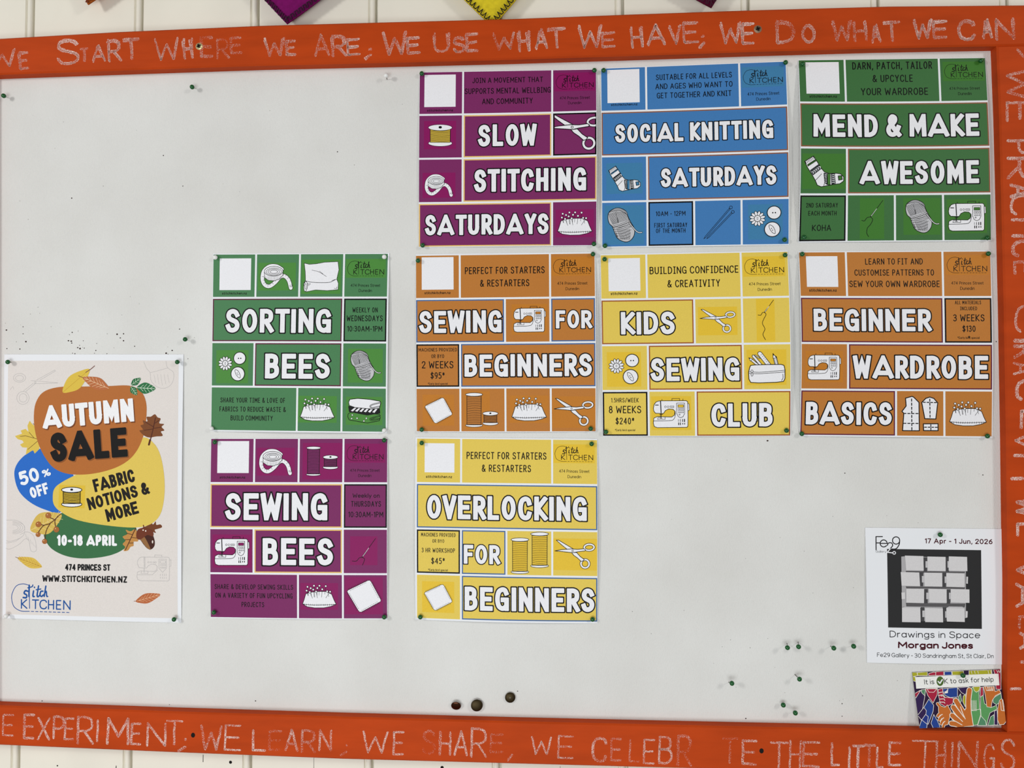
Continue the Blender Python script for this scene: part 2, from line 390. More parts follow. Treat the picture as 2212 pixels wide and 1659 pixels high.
    def band(s, pts, w, rgb=WHITE, o=4, lc=BLACK, smooth=True, closed=False):
        p = cr(pts, closed) if smooth else pts; p = [s.tf(q) for q in p]
        s.raw(stroke(p, (w + o) * s.k, 'round', closed), lc); s.up(); s.raw(stroke(p, (w - o) * s.k, 'round', closed), rgb); s.up(); return s
    def disc(s, cx, cy, r, rgb=WHITE, line=4, ry=None, rot=0, lc=BLACK): return s.fill(ell(cx, cy, r, ry or r, rot=rot), rgb, line, lc)
    def rect(s, x0, y0, x1, y1, rgb): s.raw([[(x0, y0), (x1, y0), (x1, y1), (x0, y1)]], rgb); s.up(); return s
    # lettering: centred at crop pixels (x0..x1, y0..y1), running along the sheet
    def text(s, txt, x0, x1, y0, y1, rgb=BLACK, wt=.12, serif=False, gap=.13, space=.46):
        c = s.sh.mm((x0 + x1) / 2, (y0 + y1) / 2); W = (x1 - x0) * s.sh.px; H = (y1 - y0) * s.sh.py; w = wt * H
        for p, cl in text_paths(txt, W, H, w, gap * H, space * H, serif):
            s.raw(stroke([(c[0] - W / 2 + q[0], c[1] + H / 2 - q[1]) for q in p], w, 'round', cl), rgb)
        return s
    def title(s, txt, x0, x1, y0, y1, wt=.2, o=.052, fillc=WHITE):
        c = s.sh.mm((x0 + x1) / 2, (y0 + y1) / 2); W = (x1 - x0) * s.sh.px; H = (y1 - y0) * s.sh.py; w = wt * H; e = o * H
        paths = text_paths(txt, W, H, w, .115 * H, .36 * H, vary_=.008); keep = s.box
        for d, rgb in ((e, BLACK), (0, fillc)):
            for p, cl in paths:
                P = [(c[0] - W / 2 + q[0], c[1] + H / 2 - q[1]) for q in p]
                s.box = (-99, c[1] - H / 2 - d - .01 * H, 999, c[1] + H / 2 + d + .01 * H)
                s.raw(stroke(P, w + 2 * d, 'square', cl, ext=w / 2 + d, rad=.13), rgb)
            s.up()
        s.box = keep; return s
    def bold(s, txt, b0, b1, Hpx, rgb, wt=.25, gap=.085, shadow=None, cap='square', space=.34):
        """heavy lettering on a tilted baseline given by two crop pixels"""
        a = np.array(s.sh.mm(*b0)); b = np.array(s.sh.mm(*b1)); W = np.linalg.norm(b - a); d = (b - a) / W; u = np.array([d[1], -d[0]]); H = Hpx * s.sh.py; w = wt * H
        paths = text_paths(txt, W, H, w, gap * H, space * H)
        for off, col in (([(np.array(shadow[0]) * s.k, shadow[1])] if shadow else []) + [(np.zeros(2), rgb)]):
            for p, cl in paths:
                for q in stroke(p, w, cap, cl, rad=.13):
                    if cap == 'square': q = clip_box(q, -9, -.01 * H, W + 9, 1.01 * H) if txt not in ('10-18 APRIL',) else q
                    s.raw([[tuple(a + off + d * x + u * y) for x, y in q]], col)
            s.up()
        return s
    def build(s, name, parent):
        s.flush()
        if not s.f: return None
        return mesh_obj(name, s.v, s.f, s.mats, s.mi, parent)

class Sheet:
    def __init__(s, name, crop, quad, W, H, lift, label, cat, group=None, corner_lift=None, base=.0007):
        s.W, s.H, s.lift, s.base = W, H, lift, base
        x0, y0, k = crop; s.crop = crop
        rect = [(0, 0), (W, 0), (0, H), (W, H)]
        s.Hc = homog(quad, rect)
        s.px = W / ((quad[1][0] - quad[0][0] + quad[3][0] - quad[2][0]) / 2); s.py = H / ((quad[2][1] - quad[0][1] + quad[3][1] - quad[1][1]) / 2)
        pts = []
        for (qx, qy), (u, v) in zip(quad, ((0, 0), (1, 0), (0, 1), (1, 1))):
            p = at(x0 + qx * k, y0 + qy * k, s.z(u, v)); pts.append((p.x, p.z))
        s.Hw = homog(rect, pts)
        c = happ(s.Hw, (W / 2, H / 2)); s.o = np.array([c[0], 0, c[1]])
        s.root = props(empty(name, s.o), label, cat, group)
        N = max(12, int(W / 7)); Mv = max(12, int(H / 7)); v = []; f = []
        for t in (0, -.0002):
            for j in range(Mv + 1):
                for i in range(N + 1):
                    p = s.pos(W * i / N, H * j / Mv, 0); v.append((p[0], p[1] - t, p[2]))
        B = (N + 1) * (Mv + 1); id_ = lambda i, j: j * (N + 1) + i
        for j in range(Mv):
            for i in range(N):
                q = [id_(i, j), id_(i, j + 1), id_(i + 1, j + 1), id_(i + 1, j)]; f.append(q); f.append([B + x for x in q[::-1]])
        rim = [id_(i, 0) for i in range(N + 1)] + [id_(N, j) for j in range(1, Mv + 1)] + [id_(i, Mv) for i in range(N - 1, -1, -1)] + [id_(0, j) for j in range(Mv - 1, 0, -1)]
        for a, b in zip(rim, rim[1:] + rim[:1]): f.append([a, b, B + b, B + a])
        s.sheet = mesh_obj('sheet', v, f, [PAPER], None, s.root)
    def z(s, u, v):
        L = s.lift; a = math.sin(PI * min(1, max(0, u))); b = math.sin(PI * min(1, max(0, v)))
        return s.base + L.get('l', 0) * (1 - u) ** 2 * b + L.get('r', 0) * u * u * b + L.get('t', 0) * (1 - v) ** 2 * a + L.get('b', 0) * v * v * a + L.get('c', 0) * a * b + L.get('tilt', 0) * v
    def mm(s, cx, cy): return happ(s.Hc, (cx, cy))
    def pos(s, x, y, layer):
        p = happ(s.Hw, (x, y)); z = s.z(x / s.W, y / s.H)
        return (p[0] - s.o[0], -(z + (.00003 + layer * .000015 if layer else 0)), p[1] - s.o[2])

# ------------------------------------------------------------------ wall
def build_wall():
    x0s = {}
    yb = .016
    gx = [at(px, 20, -yb).x for px in (72, 307, 558, 813, 1081, 1346, 1618, 1899, 2178)]
    step = gx[1] - gx[0]
    gx = [gx[0] - step * 3, gx[0] - step * 2, gx[0] - step] + gx + [gx[-1] + step, gx[-1] + 2 * step, gx[-1] + 3 * step, gx[-1] + 4 * step]
    prof = []                                   # (x, depth) across the boards
    for a, b in zip(gx, gx[1:]):
        prof += [(a + .0012, .009), (a + .0014, .0008), (a + .0030, .0)]
        prof += [(b - .0098, 0), (b - .0090, .0022), (b - .0082, .0022)]
        prof += [(b - .0050 + .0030 * math.cos(t), .0022 - .0026 * math.sin(t)) for t in np.linspace(PI, 0, 7)]
        prof += [(b - .0016, .009)]
    z0, z1 = ZC - 1.5, ZC + .95; v = []; f = []
    zs = [z0, z1]
    for x, d in prof: v += [(x, yb + d, z0), (x, yb + d, z1), (x, yb + .03, z0), (x, yb + .03, z1)]
    for i in range(len(prof) - 1):
        a, b = 4 * i, 4 * i + 4
        f += [[a, b, b + 1, a + 1], [b + 2, a + 2, a + 3, b + 3], [a + 1, b + 1, b + 3, a + 3], [b, a, a + 2, b + 2]]
    e = 4 * (len(prof) - 1); f += [[2, 0, 1, 3], [e, e + 2, e + 3, e + 1]]
    w = mesh_obj('wall_back', v, f, [WALLP]); props(w, 'cream painted tongue and groove board wall behind the notice board', 'wall', None, 'structure')
    def flat(name, polys, m, d):
        vv = []; ff = []
        for p in polys:
            b = len(vv); vv += [(q.x, yb - d, q.z) for q in p]; ff.append(list(range(b, b + len(p))))
        return mesh_obj(name, vv, ff, [m], None, w)
    for (px, py, r) in ((124, 1654, 1.6), (498, 1646.5, 3.4), (955, 1658, 3.6)):
        c = at(px, py, -yb); k = .00052
        flat('nail_hole', [[Vector((c.x + r * k * math.cos(t), 0, c.z + r * k * math.sin(t))) for t in np.linspace(0, 2 * PI, 13)[:-1]]], DARK, .0001)
    for (px, py0, py1, wd) in ((439, 1630, 1646, .0006), (678, 1636, 1700, .0004), (251, 1654, 1668, .0008), (1210, 1655, 1690, .0003)):
        a, b = at(px, py0, -yb), at(px, py1, -yb)
        flat('paint_crack', [[Vector((a.x - wd / 2, 0, a.z)), Vector((b.x - wd * .8, 0, b.z)), Vector((b.x + wd * .4, 0, b.z)), Vector((a.x + wd / 2, 0, a.z))]], DARK, .0001)
build_wall()

# ------------------------------------------------------------------ notice board: panel, frame rails, chalk writing
T = .012                                        # the frame stands this far in front of the board
board = props(empty('notice_board', (0, 0, ZC)), 'large white notice board in an orange frame with chalk writing', 'notice board')
def pts2(lst, h): return [(lambda p: (p.x, p.z - ZC))(at(x, y, h)) for x, y in lst]
top_out = [(-120, 88), (0, 82.3), (253, 67.9), (560, 54.4), (818, 47.2), (1100, 39.8), (1360, 29.9), (1640, 20.2), (1920, 12.5), (2212, 10), (2330, 9)]
top_in = [(-120, 166), (0, 160.5), (280, 150.5), (560, 141), (820, 135), (1100, 128), (1370, 119.5), (1640, 110.5), (1900, 103), (2154, 98.5)]
bot_in = [(-120, 1520), (0, 1524.5), (370, 1537.5), (740, 1549), (1110, 1559), (1480, 1567.5), (1830, 1575), (2178, 1583)]
bot_out = [(-120, 1603), (0, 1610), (370, 1626), (740, 1640.5), (1090, 1650), (1440, 1659.5), (1830, 1668), (2330, 1675)]
right_in = [(2154, 98.5), (2160, 250), (2165, 450), (2170, 660), (2175, 950), (2178.5, 1250), (2178, 1583)]
left_x = -26
rails = {}
def rail(name, outline, label):
    v, f = prism(outline, -T, .015, .0016); o = mesh_obj('frame_rail', v, f, [ORANGE], None, board); o['label'] = label; rails[name] = o
rail('top', pts2(top_out, T) + pts2([(2330, 94)] + top_in[::-1], T), 'orange top rail chalked with a motto')
rail('bottom', pts2(bot_in + [(2330, 1586)], T) + pts2(bot_out[::-1], T), 'orange bottom rail chalked with a motto')
rail('right', pts2(right_in + [(2330, 1586), (2330, 94)], T), 'orange right rail with chalk running downwards')
v, f = prism(pts2([(-120, 166), (left_x, 161.2), (left_x, 1523.9), (-120, 1520)], T), -T, .015, .0016)
rails['left'] = mesh_obj('frame_rail', v, f, [ORANGE], None, board)
def build_panel():
    P = pts2([(-60, 130), (2220, 60), (2230, 1620), (-60, 1560)], 0); v, f = prism(P, 0, .0145, .0003); b = len(v); mi = [0] * len(f)
    specks = [(14, 713, 2), (50, 706, 1.3), (50, 721, 1.5), (56, 738, 2.2), (15, 753, 1.4), (43, 754, 1.6), (156, 718, 1.6), (148, 736, 2), (154, 737, 2.4), (155, 741, 1.6), (150, 723, 1),
              (168, 751, 1.7), (173, 753, 2.2), (182, 752, 1.4), (157, 763, 1.2), (162, 764, 1.3), (207, 757, 1.5), (204, 763, 1.1), (231, 764, 1.4), (209, 742, 1.1), (253, 722, 2.1), (267, 721, 1.7), (260, 730, 1.9), (267, 736, 1.8),
              (291, 748, 1.3), (359, 763, 2.3), (372, 757, 2), (388, 711, 1.5), (363, 765, 1.3), (223, 402, 1), (353, 336, 1.4), (155, 428, 1.7), (395, 402, 1.3), (729, 328, 1.4), (406, 775, 1.1),
              (172, 746, 1), (180, 736, 1), (1658, 952, 2.4), (1825, 1022, 1.5), (552, 1514, 1.7), (1118, 1493, 1.4), (1611, 1552, 1.6), (1819, 1520, 1.5), (1819, 1547, 1.2), (1863, 1503, 1.1), (91, 1514, 1.3), (366, 1522, 1.1), (2121, 1579, 1.5), (2123, 1026, 1.4), (2152, 738, 1.4)]
    g = [(random.uniform(10, 890), random.uniform(200, 740)) for _ in range(14)] + [(random.uniform(880, 2140), random.uniform(960, 1500)) for _ in range(26)] + [(random.uniform(10, 440), random.uniform(650, 765)) for _ in range(18)] + [(random.uniform(1560, 1850), random.uniform(1370, 1550)) for _ in range(8)]
    for lst, m in ((specks, 1), ([(x, y, random.uniform(.6, 1.0)) for x, y in g], 2)):
        for x, y, r in lst:
            c = at(x, y); k = .00052 * r * .95; q = len(v); n = 7; sq = random.uniform(.6, 1)
            v += [(c.x + k * math.cos(2 * PI * i / n), -.0001, c.z - ZC + k * sq * math.sin(2 * PI * i / n)) for i in range(n)]; f.append(list(range(q, q + n))); mi.append(m)
    mesh_obj('board_panel', v, f, [BOARD, SPECK, SPECK2], mi, board)
build_panel()

def chalk_strokes(rl, paths, w, faint=False):
    key = (rl, word[0]); st = chalk_acc.setdefault(key, ([], []))
    for p, cl in paths:
        q = [p[0]]
        for a in p[1:]:
            L = math.hypot(a[0] - q[-1][0], a[1] - q[-1][1]); k = max(1, int(L / 9)); b = q[-1]
            for i in range(1, k + 1): q.append((b[0] + (a[0] - b[0]) * i / k + random.uniform(-.7, .7), b[1] + (a[1] - b[1]) * i / k + random.uniform(-.7, .7)))
        for poly in stroke(q, w * random.uniform(.85, 1.15), 'round', cl, seg=99):
            b = len(st[0]); st[0].extend([(lambda r: (r.x, -T - .00012, r.z - ZC))(at(x, y, T)) for x, y in poly]); st[1].append(list(range(b, b + len(poly))))
chalk_acc = {}; word = [0]; faints = set()
def chalk(rl, ch, x0, y0, x1, y1, h, w=7, faint=False, lean=0):
    """one chalked letter: baseline from (x0,y0) to (x1,y1) in photo pixels, height h"""
    a, st = glyph(ch); a = max(a, .02); d = np.array([x1 - x0, y1 - y0], float); L = np.linalg.norm(d); d /= L; u = np.array([d[1], -d[0]])
    ps = []
    for p, cl in st:
        ps.append(([tuple(np.array([x0, y0]) + d * (q[0] / a * L if a > .02 else 0) + u * q[1] * h + d * lean * q[1]) for q in p], cl))
    chalk_strokes(rl, ps, w, faint)
# top rail (letter, left x, right x, baseline y, height)
TOP = [('W', -22, 33, 144, 36, 0), ('E', 44, 60, 148, 34, 0), ('S', 126, 170, 138, 51, 0), ('T', 176, 190, 131, 25, 1), ('A', 201, 227, 132, 34, 0), ('R', 236, 262, 131, 44, 0), ('T', 270, 301, 127, 42, 0),
       ('W', 337, 386, 128, 44, 0), ('H', 399, 416, 125, 40, 0), ('E', 436, 458, 122, 40, 1), ('R', 470, 494, 126, 40, 1), ('E', 500, 521, 114, 32, 1), ('W', 573, 614, 120, 36, 0), ('E', 620, 637, 118, 29, 0),
       ('A', 681, 711, 119, 44, 0), ('R', 719, 748, 120, 42, 0), ('E', 752, 777, 118, 33, 0), (';', 788, 801, 121, 28, 0), ('W', 830, 878, 117, 46, 0), ('E', 881, 906, 114, 32, 0),
       ('U', 939, 970, 111, 38, 0), ('S', 982, 1004, 112, 32, 0), ('E', 1009, 1031, 110, 36, 0), ('W', 1068, 1112, 106, 34, 0), ('H', 1122, 1143, 109, 40, 0), ('A', 1158, 1182, 104, 40, 0), ('T', 1186, 1220, 103, 40, 0),
       ('W', 1252, 1299, 103, 46, 0), ('E', 1302, 1328, 101, 30, 0), ('H', 1366, 1388, 101, 42, 0), ('A', 1400, 1436, 96, 42, 0), ('V', 1449, 1472, 94, 38, 0), ('E', 1478, 1508, 91, 42, 0), (';', 1511, 1521, 96, 34, 0),
       ('W', 1558, 1600, 94, 44, 0), ('E', 1604, 1627, 94, 42, 0), ('D', 1679, 1715, 92, 44, 0), ('O', 1735, 1760, 91, 36, 0), ('W', 1800, 1838, 87, 40, 0), ('H', 1847, 1872, 87, 40, 0), ('A', 1884, 1902, 90, 36, 0),
       ('T', 1912, 1944, 88, 40, 0), ('W', 1976, 2012, 82, 38, 0), ('E', 2017, 2044, 81, 34, 0), ('C', 2072, 2104, 86, 40, 0), ('A', 2124, 2142, 81, 38, 0), ('N', 2153, 2190, 84, 42, 0)]
last, lf = -999, None
for ch, x0, x1, y, h, ft in TOP:
    if x0 - last > 24 or bool(ft) != lf: word[0] += 1
    last, lf = x1, bool(ft); faints.add(word[0]) if ft else None
    s = -.035 * (x1 - x0); chalk('top', ch, x0, y + random.uniform(-1, 1), x1, y + s, h, random.uniform(4.5, 6.5), bool(ft))
    if not ft: chalk('top', ch, x0 + 1, y + 2, x1 - 1, y + s, h * .95, 4, False)
BOT = [('E', 6, 28, 1588, 44, 0), ('E', 52, 72, 1594, 50, 0), ('X', 82, 106, 1597, 46, 0), ('P', 116, 137, 1594, 46, 0), ('E', 140, 158, 1596, 44, 0), ('R', 168, 200, 1605, 56, 0), ('I', 210, 213, 1601, 44, 0),
       ('M', 232, 277, 1606, 54, 0), ('E', 284, 302, 1607, 44, 0), ('N', 318, 356, 1610, 48, 0), ('T', 360, 392, 1607, 50, 0), (';', 386, 400, 1616, 38, 0), ('W', 434, 477, 1618, 50, 0), ('E', 486, 518, 1619, 52, 0),
       ('L', 546, 572, 1620, 42, 0), ('E', 582, 606, 1619, 40, 1), ('A', 617, 642, 1620, 44, 0), ('R', 652, 680, 1624, 46, 1), ('N', 690, 714, 1620, 42, 0), (';', 736, 748, 1626, 32, 1), ('W', 784, 836, 1624, 44, 0), ('E', 850, 870, 1629, 48, 0),
       ('S', 914, 938, 1627, 48, 1), ('H', 950, 972, 1629, 48, 0), ('A', 982, 1008, 1630, 50, 0), ('R', 1018, 1050, 1634, 60, 0), ('E', 1060, 1084, 1624, 38, 1), (',', 1096, 1106, 1634, 60, 1), ('W', 1148, 1190, 1628, 36, 0), ('E', 1206, 1236, 1636, 46, 0),
       ('C', 1280, 1308, 1644, 50, 0), ('E', 1320, 1340, 1642, 46, 1), ('L', 1360, 1380, 1644, 46, 1), ('E', 1390, 1412, 1648, 50, 0), ('B', 1424, 1450, 1648, 56, 0), ('R', 1464, 1492, 1652, 62, 1), ('T', 1560, 1592, 1647, 52, 1), ('E', 1604, 1632, 1650, 50, 0),
       ('T', 1664, 1700, 1658, 54, 0), ('H', 1706, 1728, 1657, 56, 0), ('E', 1734, 1768, 1655, 52, 0), ('L', 1796, 1812, 1652, 46, 0), ('I', 1834, 1836, 1660, 46, 0), ('T', 1842, 1864, 1655, 44, 0), ('T', 1866, 1888, 1655, 46, 1), ('L', 1894, 1906, 1657, 42, 0), ('E', 1920, 1944, 1652, 48, 0),
       ('T', 1970, 2024, 1662, 62, 0), ('H', 2022, 2040, 1660, 58, 0), ('I', 2056, 2058, 1660, 56, 0), ('N', 2070, 2110, 1658, 56, 0), ('G', 2126, 2146, 1662, 54, 0), ('S', 2162, 2190, 1662, 64, 0)]
last, lf = -999, None
for ch, x0, x1, y, h, ft in BOT:
    if x0 - last > 24 or bool(ft) != lf: word[0] += 1
    last, lf = x1, bool(ft); faints.add(word[0]) if ft else None
    chalk('bottom', ch, x0, y, x1, y + .028 * (x1 - x0), h, random.uniform(4, 5.5), bool(ft))
# right rail: the writing runs downwards, tops of the letters to the right
RIGHT = [(',', 122, 108, 2202, 60), ('W', 150, 212, 2176, 52), ('E', 222, 260, 2176, 52), ('P', 304, 330, 2177, 52), ('R', 342, 384, 2178, 52), ('A', 400, 425, 2184, 46), ('C', 424, 462, 2184, 46), ('T', 468, 482, 2186, 40), ('I', 510, 514, 2188, 36),
         ('C', 522, 552, 2188, 44), ('E', 566, 590, 2192, 44), ('C', 662, 716, 2194, 44), ('I', 736, 738, 2193, 44), ('R', 748, 772, 2192, 44), ('A', 784, 808, 2190, 44), ('C', 824, 862, 2196, 40), ('L', 888, 924, 2206, 30), ('V', 934, 970, 2194, 40), ('I', 984, 990, 2192, 30), ('I', 1034, 1042, 2186, 22), ('W', 1078, 1112, 2198, 40), ('L', 1132, 1156, 2198, 40), ('V', 1216, 1246, 2198, 36), ('A', 1262, 1310, 2196, 40), ('E', 1332, 1356, 2202, 40), ('A', 1368, 1400, 2204, 30), ('I', 1430, 1440, 2206, 20), ('I', 1488, 1494, 2184, 20)]
last = -999
for ch, y0, y1, x, h in RIGHT:
    if y0 - last > 20: word[0] += 1
    last = y1
    chalk('right', ch, x, y0, x, y1, h, random.uniform(6, 8), False)
for (rl, wi), (vv, ff) in chalk_acc.items():
    ft = wi in faints
    o = mesh_obj('chalk_word', vv, ff, [CHALK_F if ft else CHALK], None, rails[rl])
def screw(px, py, r, mA, rl, recess):
    c = at(px, py, T); k = r * .00051; bm = bmesh.new()
    prof = [(0, -.0010), (k * .5, -.0010), (k * .85, -.0007), (k, 0.0)]
    rings = []
    for rr, yy in prof:
        if rr == 0: rings.append([bm.verts.new((0, yy, 0))])
        else: rings.append([bm.verts.new((rr * math.cos(2 * PI * i / 24), yy, rr * math.sin(2 * PI * i / 24))) for i in range(24)])
    for a, b in zip(rings, rings[1:]):
        for i in range(24):
            j = (i + 1) % 24
            bm.faces.new([a[0], b[i], b[j]][::-1] if len(a) == 1 else [a[i], b[i], b[j], a[j]])
    o = bm_obj('screw', bm, mA, rails[rl]); o.location = (c.x, -T, c.z - ZC)
    me = o.data; me.materials.append(DARK); bm = bmesh.new(); bm.from_mesh(me); a0 = math.radians(20)
    for dx, dz in ((.62, .15), (.15, .62)):
        q = [(sx * dx * k, sz * dz * k) for sx, sz in ((-1, -1), (1, -1), (1, 1), (-1, 1))]
        fc = bm.faces.new([bm.verts.new((x * math.cos(a0) - z * math.sin(a0), -.0011, x * math.sin(a0) + z * math.cos(a0))) for x, z in q]); fc.material_index = 1
    bm.to_mesh(me); bm.free()
screw(430, 100, 8, ZINC, 'top', 0); screw(1637, 63, 8.5, OLDSCREW, 'top', 1)
for px, py in ((417, 1588), (1645, 1622)):
    c = at(px, py, T); k = .0027
    vv = [(c.x + k * .85 * math.cos(2 * PI * i / 16), -T - .0001, c.z - ZC + k * math.sin(2 * PI * i / 16)) for i in range(16)]
    mesh_obj('screw_hole', vv, [list(range(16))], [DARK], None, rails['bottom'])

# ------------------------------------------------------------------ drawings printed on the posters (source coordinates are pixels of a sketch box)
GREY = (176, 176, 180)
def d_tape(k, dst, tint=None):
    k.place((483, 165, 770, 370), dst)
    k.band([(668, 205), (620, 178), (560, 180), (512, 222), (502, 290), (524, 338), (565, 350), (612, 318), (655, 270), (692, 264), (728, 300), (748, 366)], 34, o=4)
    P = cr([(560, 180), (512, 222), (502, 290), (524, 338), (565, 350), (612, 318), (655, 270), (692, 264), (728, 300), (748, 366)])
    for i in range(1, len(P) - 1, 3):
        d = np.array(P[i + 1]) - np.array(P[i - 1]); d = d / np.linalg.norm(d); n = np.array([-d[1], d[0]]) * 15; p = np.array(P[i])
        k.line([p - n, p + n * (-.3 if i % 2 else .2)], 2.5)
    k.up().fill([(520, 225), (519, 275), (555, 300), (605, 303), (650, 288), (678, 255), (678, 215)], WHITE, 4)
    for x in range(530, 670, 13): k.line([(x, 262 + 8 * math.sin((x - 520) / 50)), (x, 292 + 6 * math.sin((x - 520) / 50))], 2)
    k.up().disc(598, 222, 80, WHITE, 4, 42)
    for a, b in ((66, 32), (50, 24), (33, 14)): k.line(ell(600, 226, a, b), 3.5, closed=True)
    k.line([(736, 348), (752, 356), (765, 340)], 3)
def d_fabric(k, dst, t=None):
    k.place((855, 138, 1155, 400), dst)
    k.fill([(858, 152), (900, 162), (960, 158), (1030, 145), (1145, 140), (1154, 210), (1138, 290), (1152, 325), (1150, 380), (1060, 388), (960, 382), (880, 398), (862, 385), (856, 330), (872, 300), (868, 225)], WHITE, 4)
    k.line([(872, 305), (930, 316), (1010, 320), (1080, 316), (1130, 292)], 4, smooth=True); k.line([(925, 212), (985, 228), (1050, 268)], 3, smooth=True)
    k.line([(990, 222), (1020, 245)], 2.5); k.up().disc(874, 352, 15, WHITE, 4, 43, 4); k.line(ell(874, 352, 7, 24), 3, closed=True)
    for i in range(5): k.line([(890 + i * 6, 325), (890 + i * 6, 352 - i * 4)], 2)
    k.line([(1118, 368), (1138, 372), (1140, 356)], 3); k.line([(1095, 303), (1135, 290)], 3)
def d_buttons(k, dst, t=None):
    k.place((125, 910, 368, 1162), dst)
    for i in range(12):
        a = i * 30 + 15; k.disc(186 + 41 * math.cos(math.radians(a)), 1008 + 41 * math.sin(math.radians(a)), 20, WHITE, 4, 11, a)
    k.disc(186, 1008, 24, WHITE, 4)
    for dy in (-6, 6):
        for dx in (-4, 4): k.disc(186 + dx, 1008 + dy, 3, BLACK, 0)
    k.disc(312, 963, 52, WHITE, 6); k.disc(302, 964, 5.5, BLACK, 0); k.disc(322, 964, 5.5, BLACK, 0)
    k.disc(298, 1097, 59, WHITE, 6); k.fill([(275, 1062), (300, 1072), (318, 1105), (318, 1132), (298, 1122), (278, 1092)], WHITE, 4, smooth=True)
    k.disc(292, 1090, 4, BLACK, 0); k.disc(300, 1104, 4, BLACK, 0)
def d_yarn(k, dst, t=None):
    k.place((1255, 900, 1515, 1158), dst)
    k.fill([(1262, 970), (1272, 930), (1310, 905), (1350, 902), (1395, 925), (1415, 975), (1432, 1010), (1458, 1060), (1455, 1110), (1425, 1148), (1385, 1155), (1335, 1130), (1312, 1085), (1295, 1040), (1272, 1015)], (198, 198, 202), 5, smooth=True)
    k.fill([(1272, 932), (1310, 905), (1350, 902), (1395, 925), (1405, 950), (1350, 920), (1300, 925)], (160, 160, 164), 3, smooth=True)
    L = lambda p, w=2.4: k.line(p, w, smooth=True)
    for i in range(9): L([(1268 + i * 6, 945 - i * 2), (1280 + i * 7, 985), (1300 + i * 5, 1025 - i * 1.5)])
    for i in range(11): L([(1322 + i * 7, 925 + i), (1330 + i * 8, 970), (1338 + i * 8, 1012 - i * 2)])
    for i in range(8): L([(1312 + i * 3, 1065 + i * 9), (1350 + i * 6, 1066 + i * 9), (1440 - i * 2, 1030 + i * 12)] if i % 2 else [(1316 + i * 2, 1072 + i * 9), (1335, 1120)])
    for i in range(10): L([(1330 + i * 10, 1060), (1345 + i * 9, 1100), (1360 + i * 7, 1142 - abs(i - 5))])
    k.up()
    for a, b in (((1300, 1040), (1422, 1000)), ((1303, 1052), (1425, 1015)), ((1312, 1058), (1432, 1032))): k.band([a, ((a[0] + b[0]) / 2, (a[1] + b[1]) / 2 + 4), b], 8, o=3.5)
    k.band([(1420, 1012), (1445, 1045), (1470, 1075), (1492, 1088), (1513, 1087)], 8, o=3.5)
def d_cushion(k, dst, t=None):
    k.place((832, 1300, 1125, 1498), dst)
    k.fill([(834, 1464), (848, 1425), (862, 1378), (900, 1364), (960, 1357), (1040, 1357), (1086, 1380), (1104, 1425), (1124, 1466), (1080, 1484), (1020, 1496), (940, 1497), (875, 1488)], WHITE, 5)
    k.line([(834, 1464), (900, 1471), (960, 1473), (1040, 1470), (1124, 1466)], 4, smooth=True)
    for x in range(850, 1115, 18): k.line([(x, 1464), (x + random.uniform(-4, 4), 1478)], 3)
    H = [(877, 1318), (933, 1308), (981, 1308), (1035, 1311), (905, 1329), (963, 1328), (927, 1341), (1005, 1338), (870, 1350), (897, 1362), (952, 1358), (1048, 1355), (1073, 1358)]
    F = [(884, 1395), (940, 1405), (976, 1390), (1026, 1380), (912, 1400), (958, 1395), (935, 1405), (998, 1405), (882, 1392), (920, 1415), (962, 1412), (1062, 1400), (1035, 1412)]
    for a, b in zip(H, F): k.line([a, b], 3)
    k.up()
    for a in H: k.disc(a[0], a[1], 9, WHITE, 3.5)
def d_folded(k, dst, t=(72, 130, 60)):
    k.place((1237, 1308, 1510, 1518), dst)
    k.fill([(1240, 1440), (1260, 1425), (1500, 1440), (1508, 1470), (1500, 1495), (1400, 1515), (1250, 1490), (1238, 1465)], t, 5)
    for x, y in ((1275, 1448), (1315, 1475), (1372, 1498), (1392, 1475), (1452, 1470), (1270, 1478)): k.disc(x, y, 7, WHITE, 2.5)
    k.band([(1504, 1452), (1450, 1470), (1425, 1480), (1440, 1490), (1500, 1478)], 8, t, 4)
    k.fill([(1243, 1375), (1400, 1392), (1500, 1385), (1505, 1430), (1400, 1448), (1250, 1420)], (20, 20, 22), 4)
    for i in range(6): k.fill([(1262 + i * 36, 1412 + i * 2), (1296 + i * 36, 1385), (1310 + i * 36, 1388), (1280 + i * 36, 1418 + i * 2)], WHITE)
    k.fill([(1255, 1316), (1320, 1308), (1420, 1315), (1505, 1330), (1510, 1350), (1500, 1390), (1440, 1396), (1300, 1385), (1250, 1368), (1244, 1340)], WHITE, 5)
    k.band([(1508, 1342), (1450, 1356), (1424, 1372), (1440, 1386), (1500, 1374)], 7, WHITE, 4)
def d_spool(k, x0, y0, x1, y1, n, body, hole=False):
    """one reel of thread inside crop box"""
    k.crop(); w = x1 - x0; cx = (x0 + x1) / 2; fl = w * (.10 if not hole else .13); bi = w * .08
    k.disc(cx, y1 - fl, w / 2, WHITE, 4, fl)
    k.fill([(x0 + bi, y0 + fl), (x1 - bi, y0 + fl), (x1 - bi - 1, y1 - fl * 1.3), (x0 + bi + 1, y1 - fl * 1.3)], body, 4.5)
    ya, yb = y0 + fl * 2.0, y1 - fl * 1.7
    for i in range(n):
        y = ya + (yb - ya) * i / (n - 1); k.line([(x0 + bi, y - 2), (cx, y + 2.5), (x1 - bi, y)], 3.2, smooth=True)
    k.up().disc(cx, y0 + fl, w / 2, WHITE, 4, fl)
    if hole: k.disc(cx, y0 + fl * .9, w * .07, BLACK, 0, fl * .4)
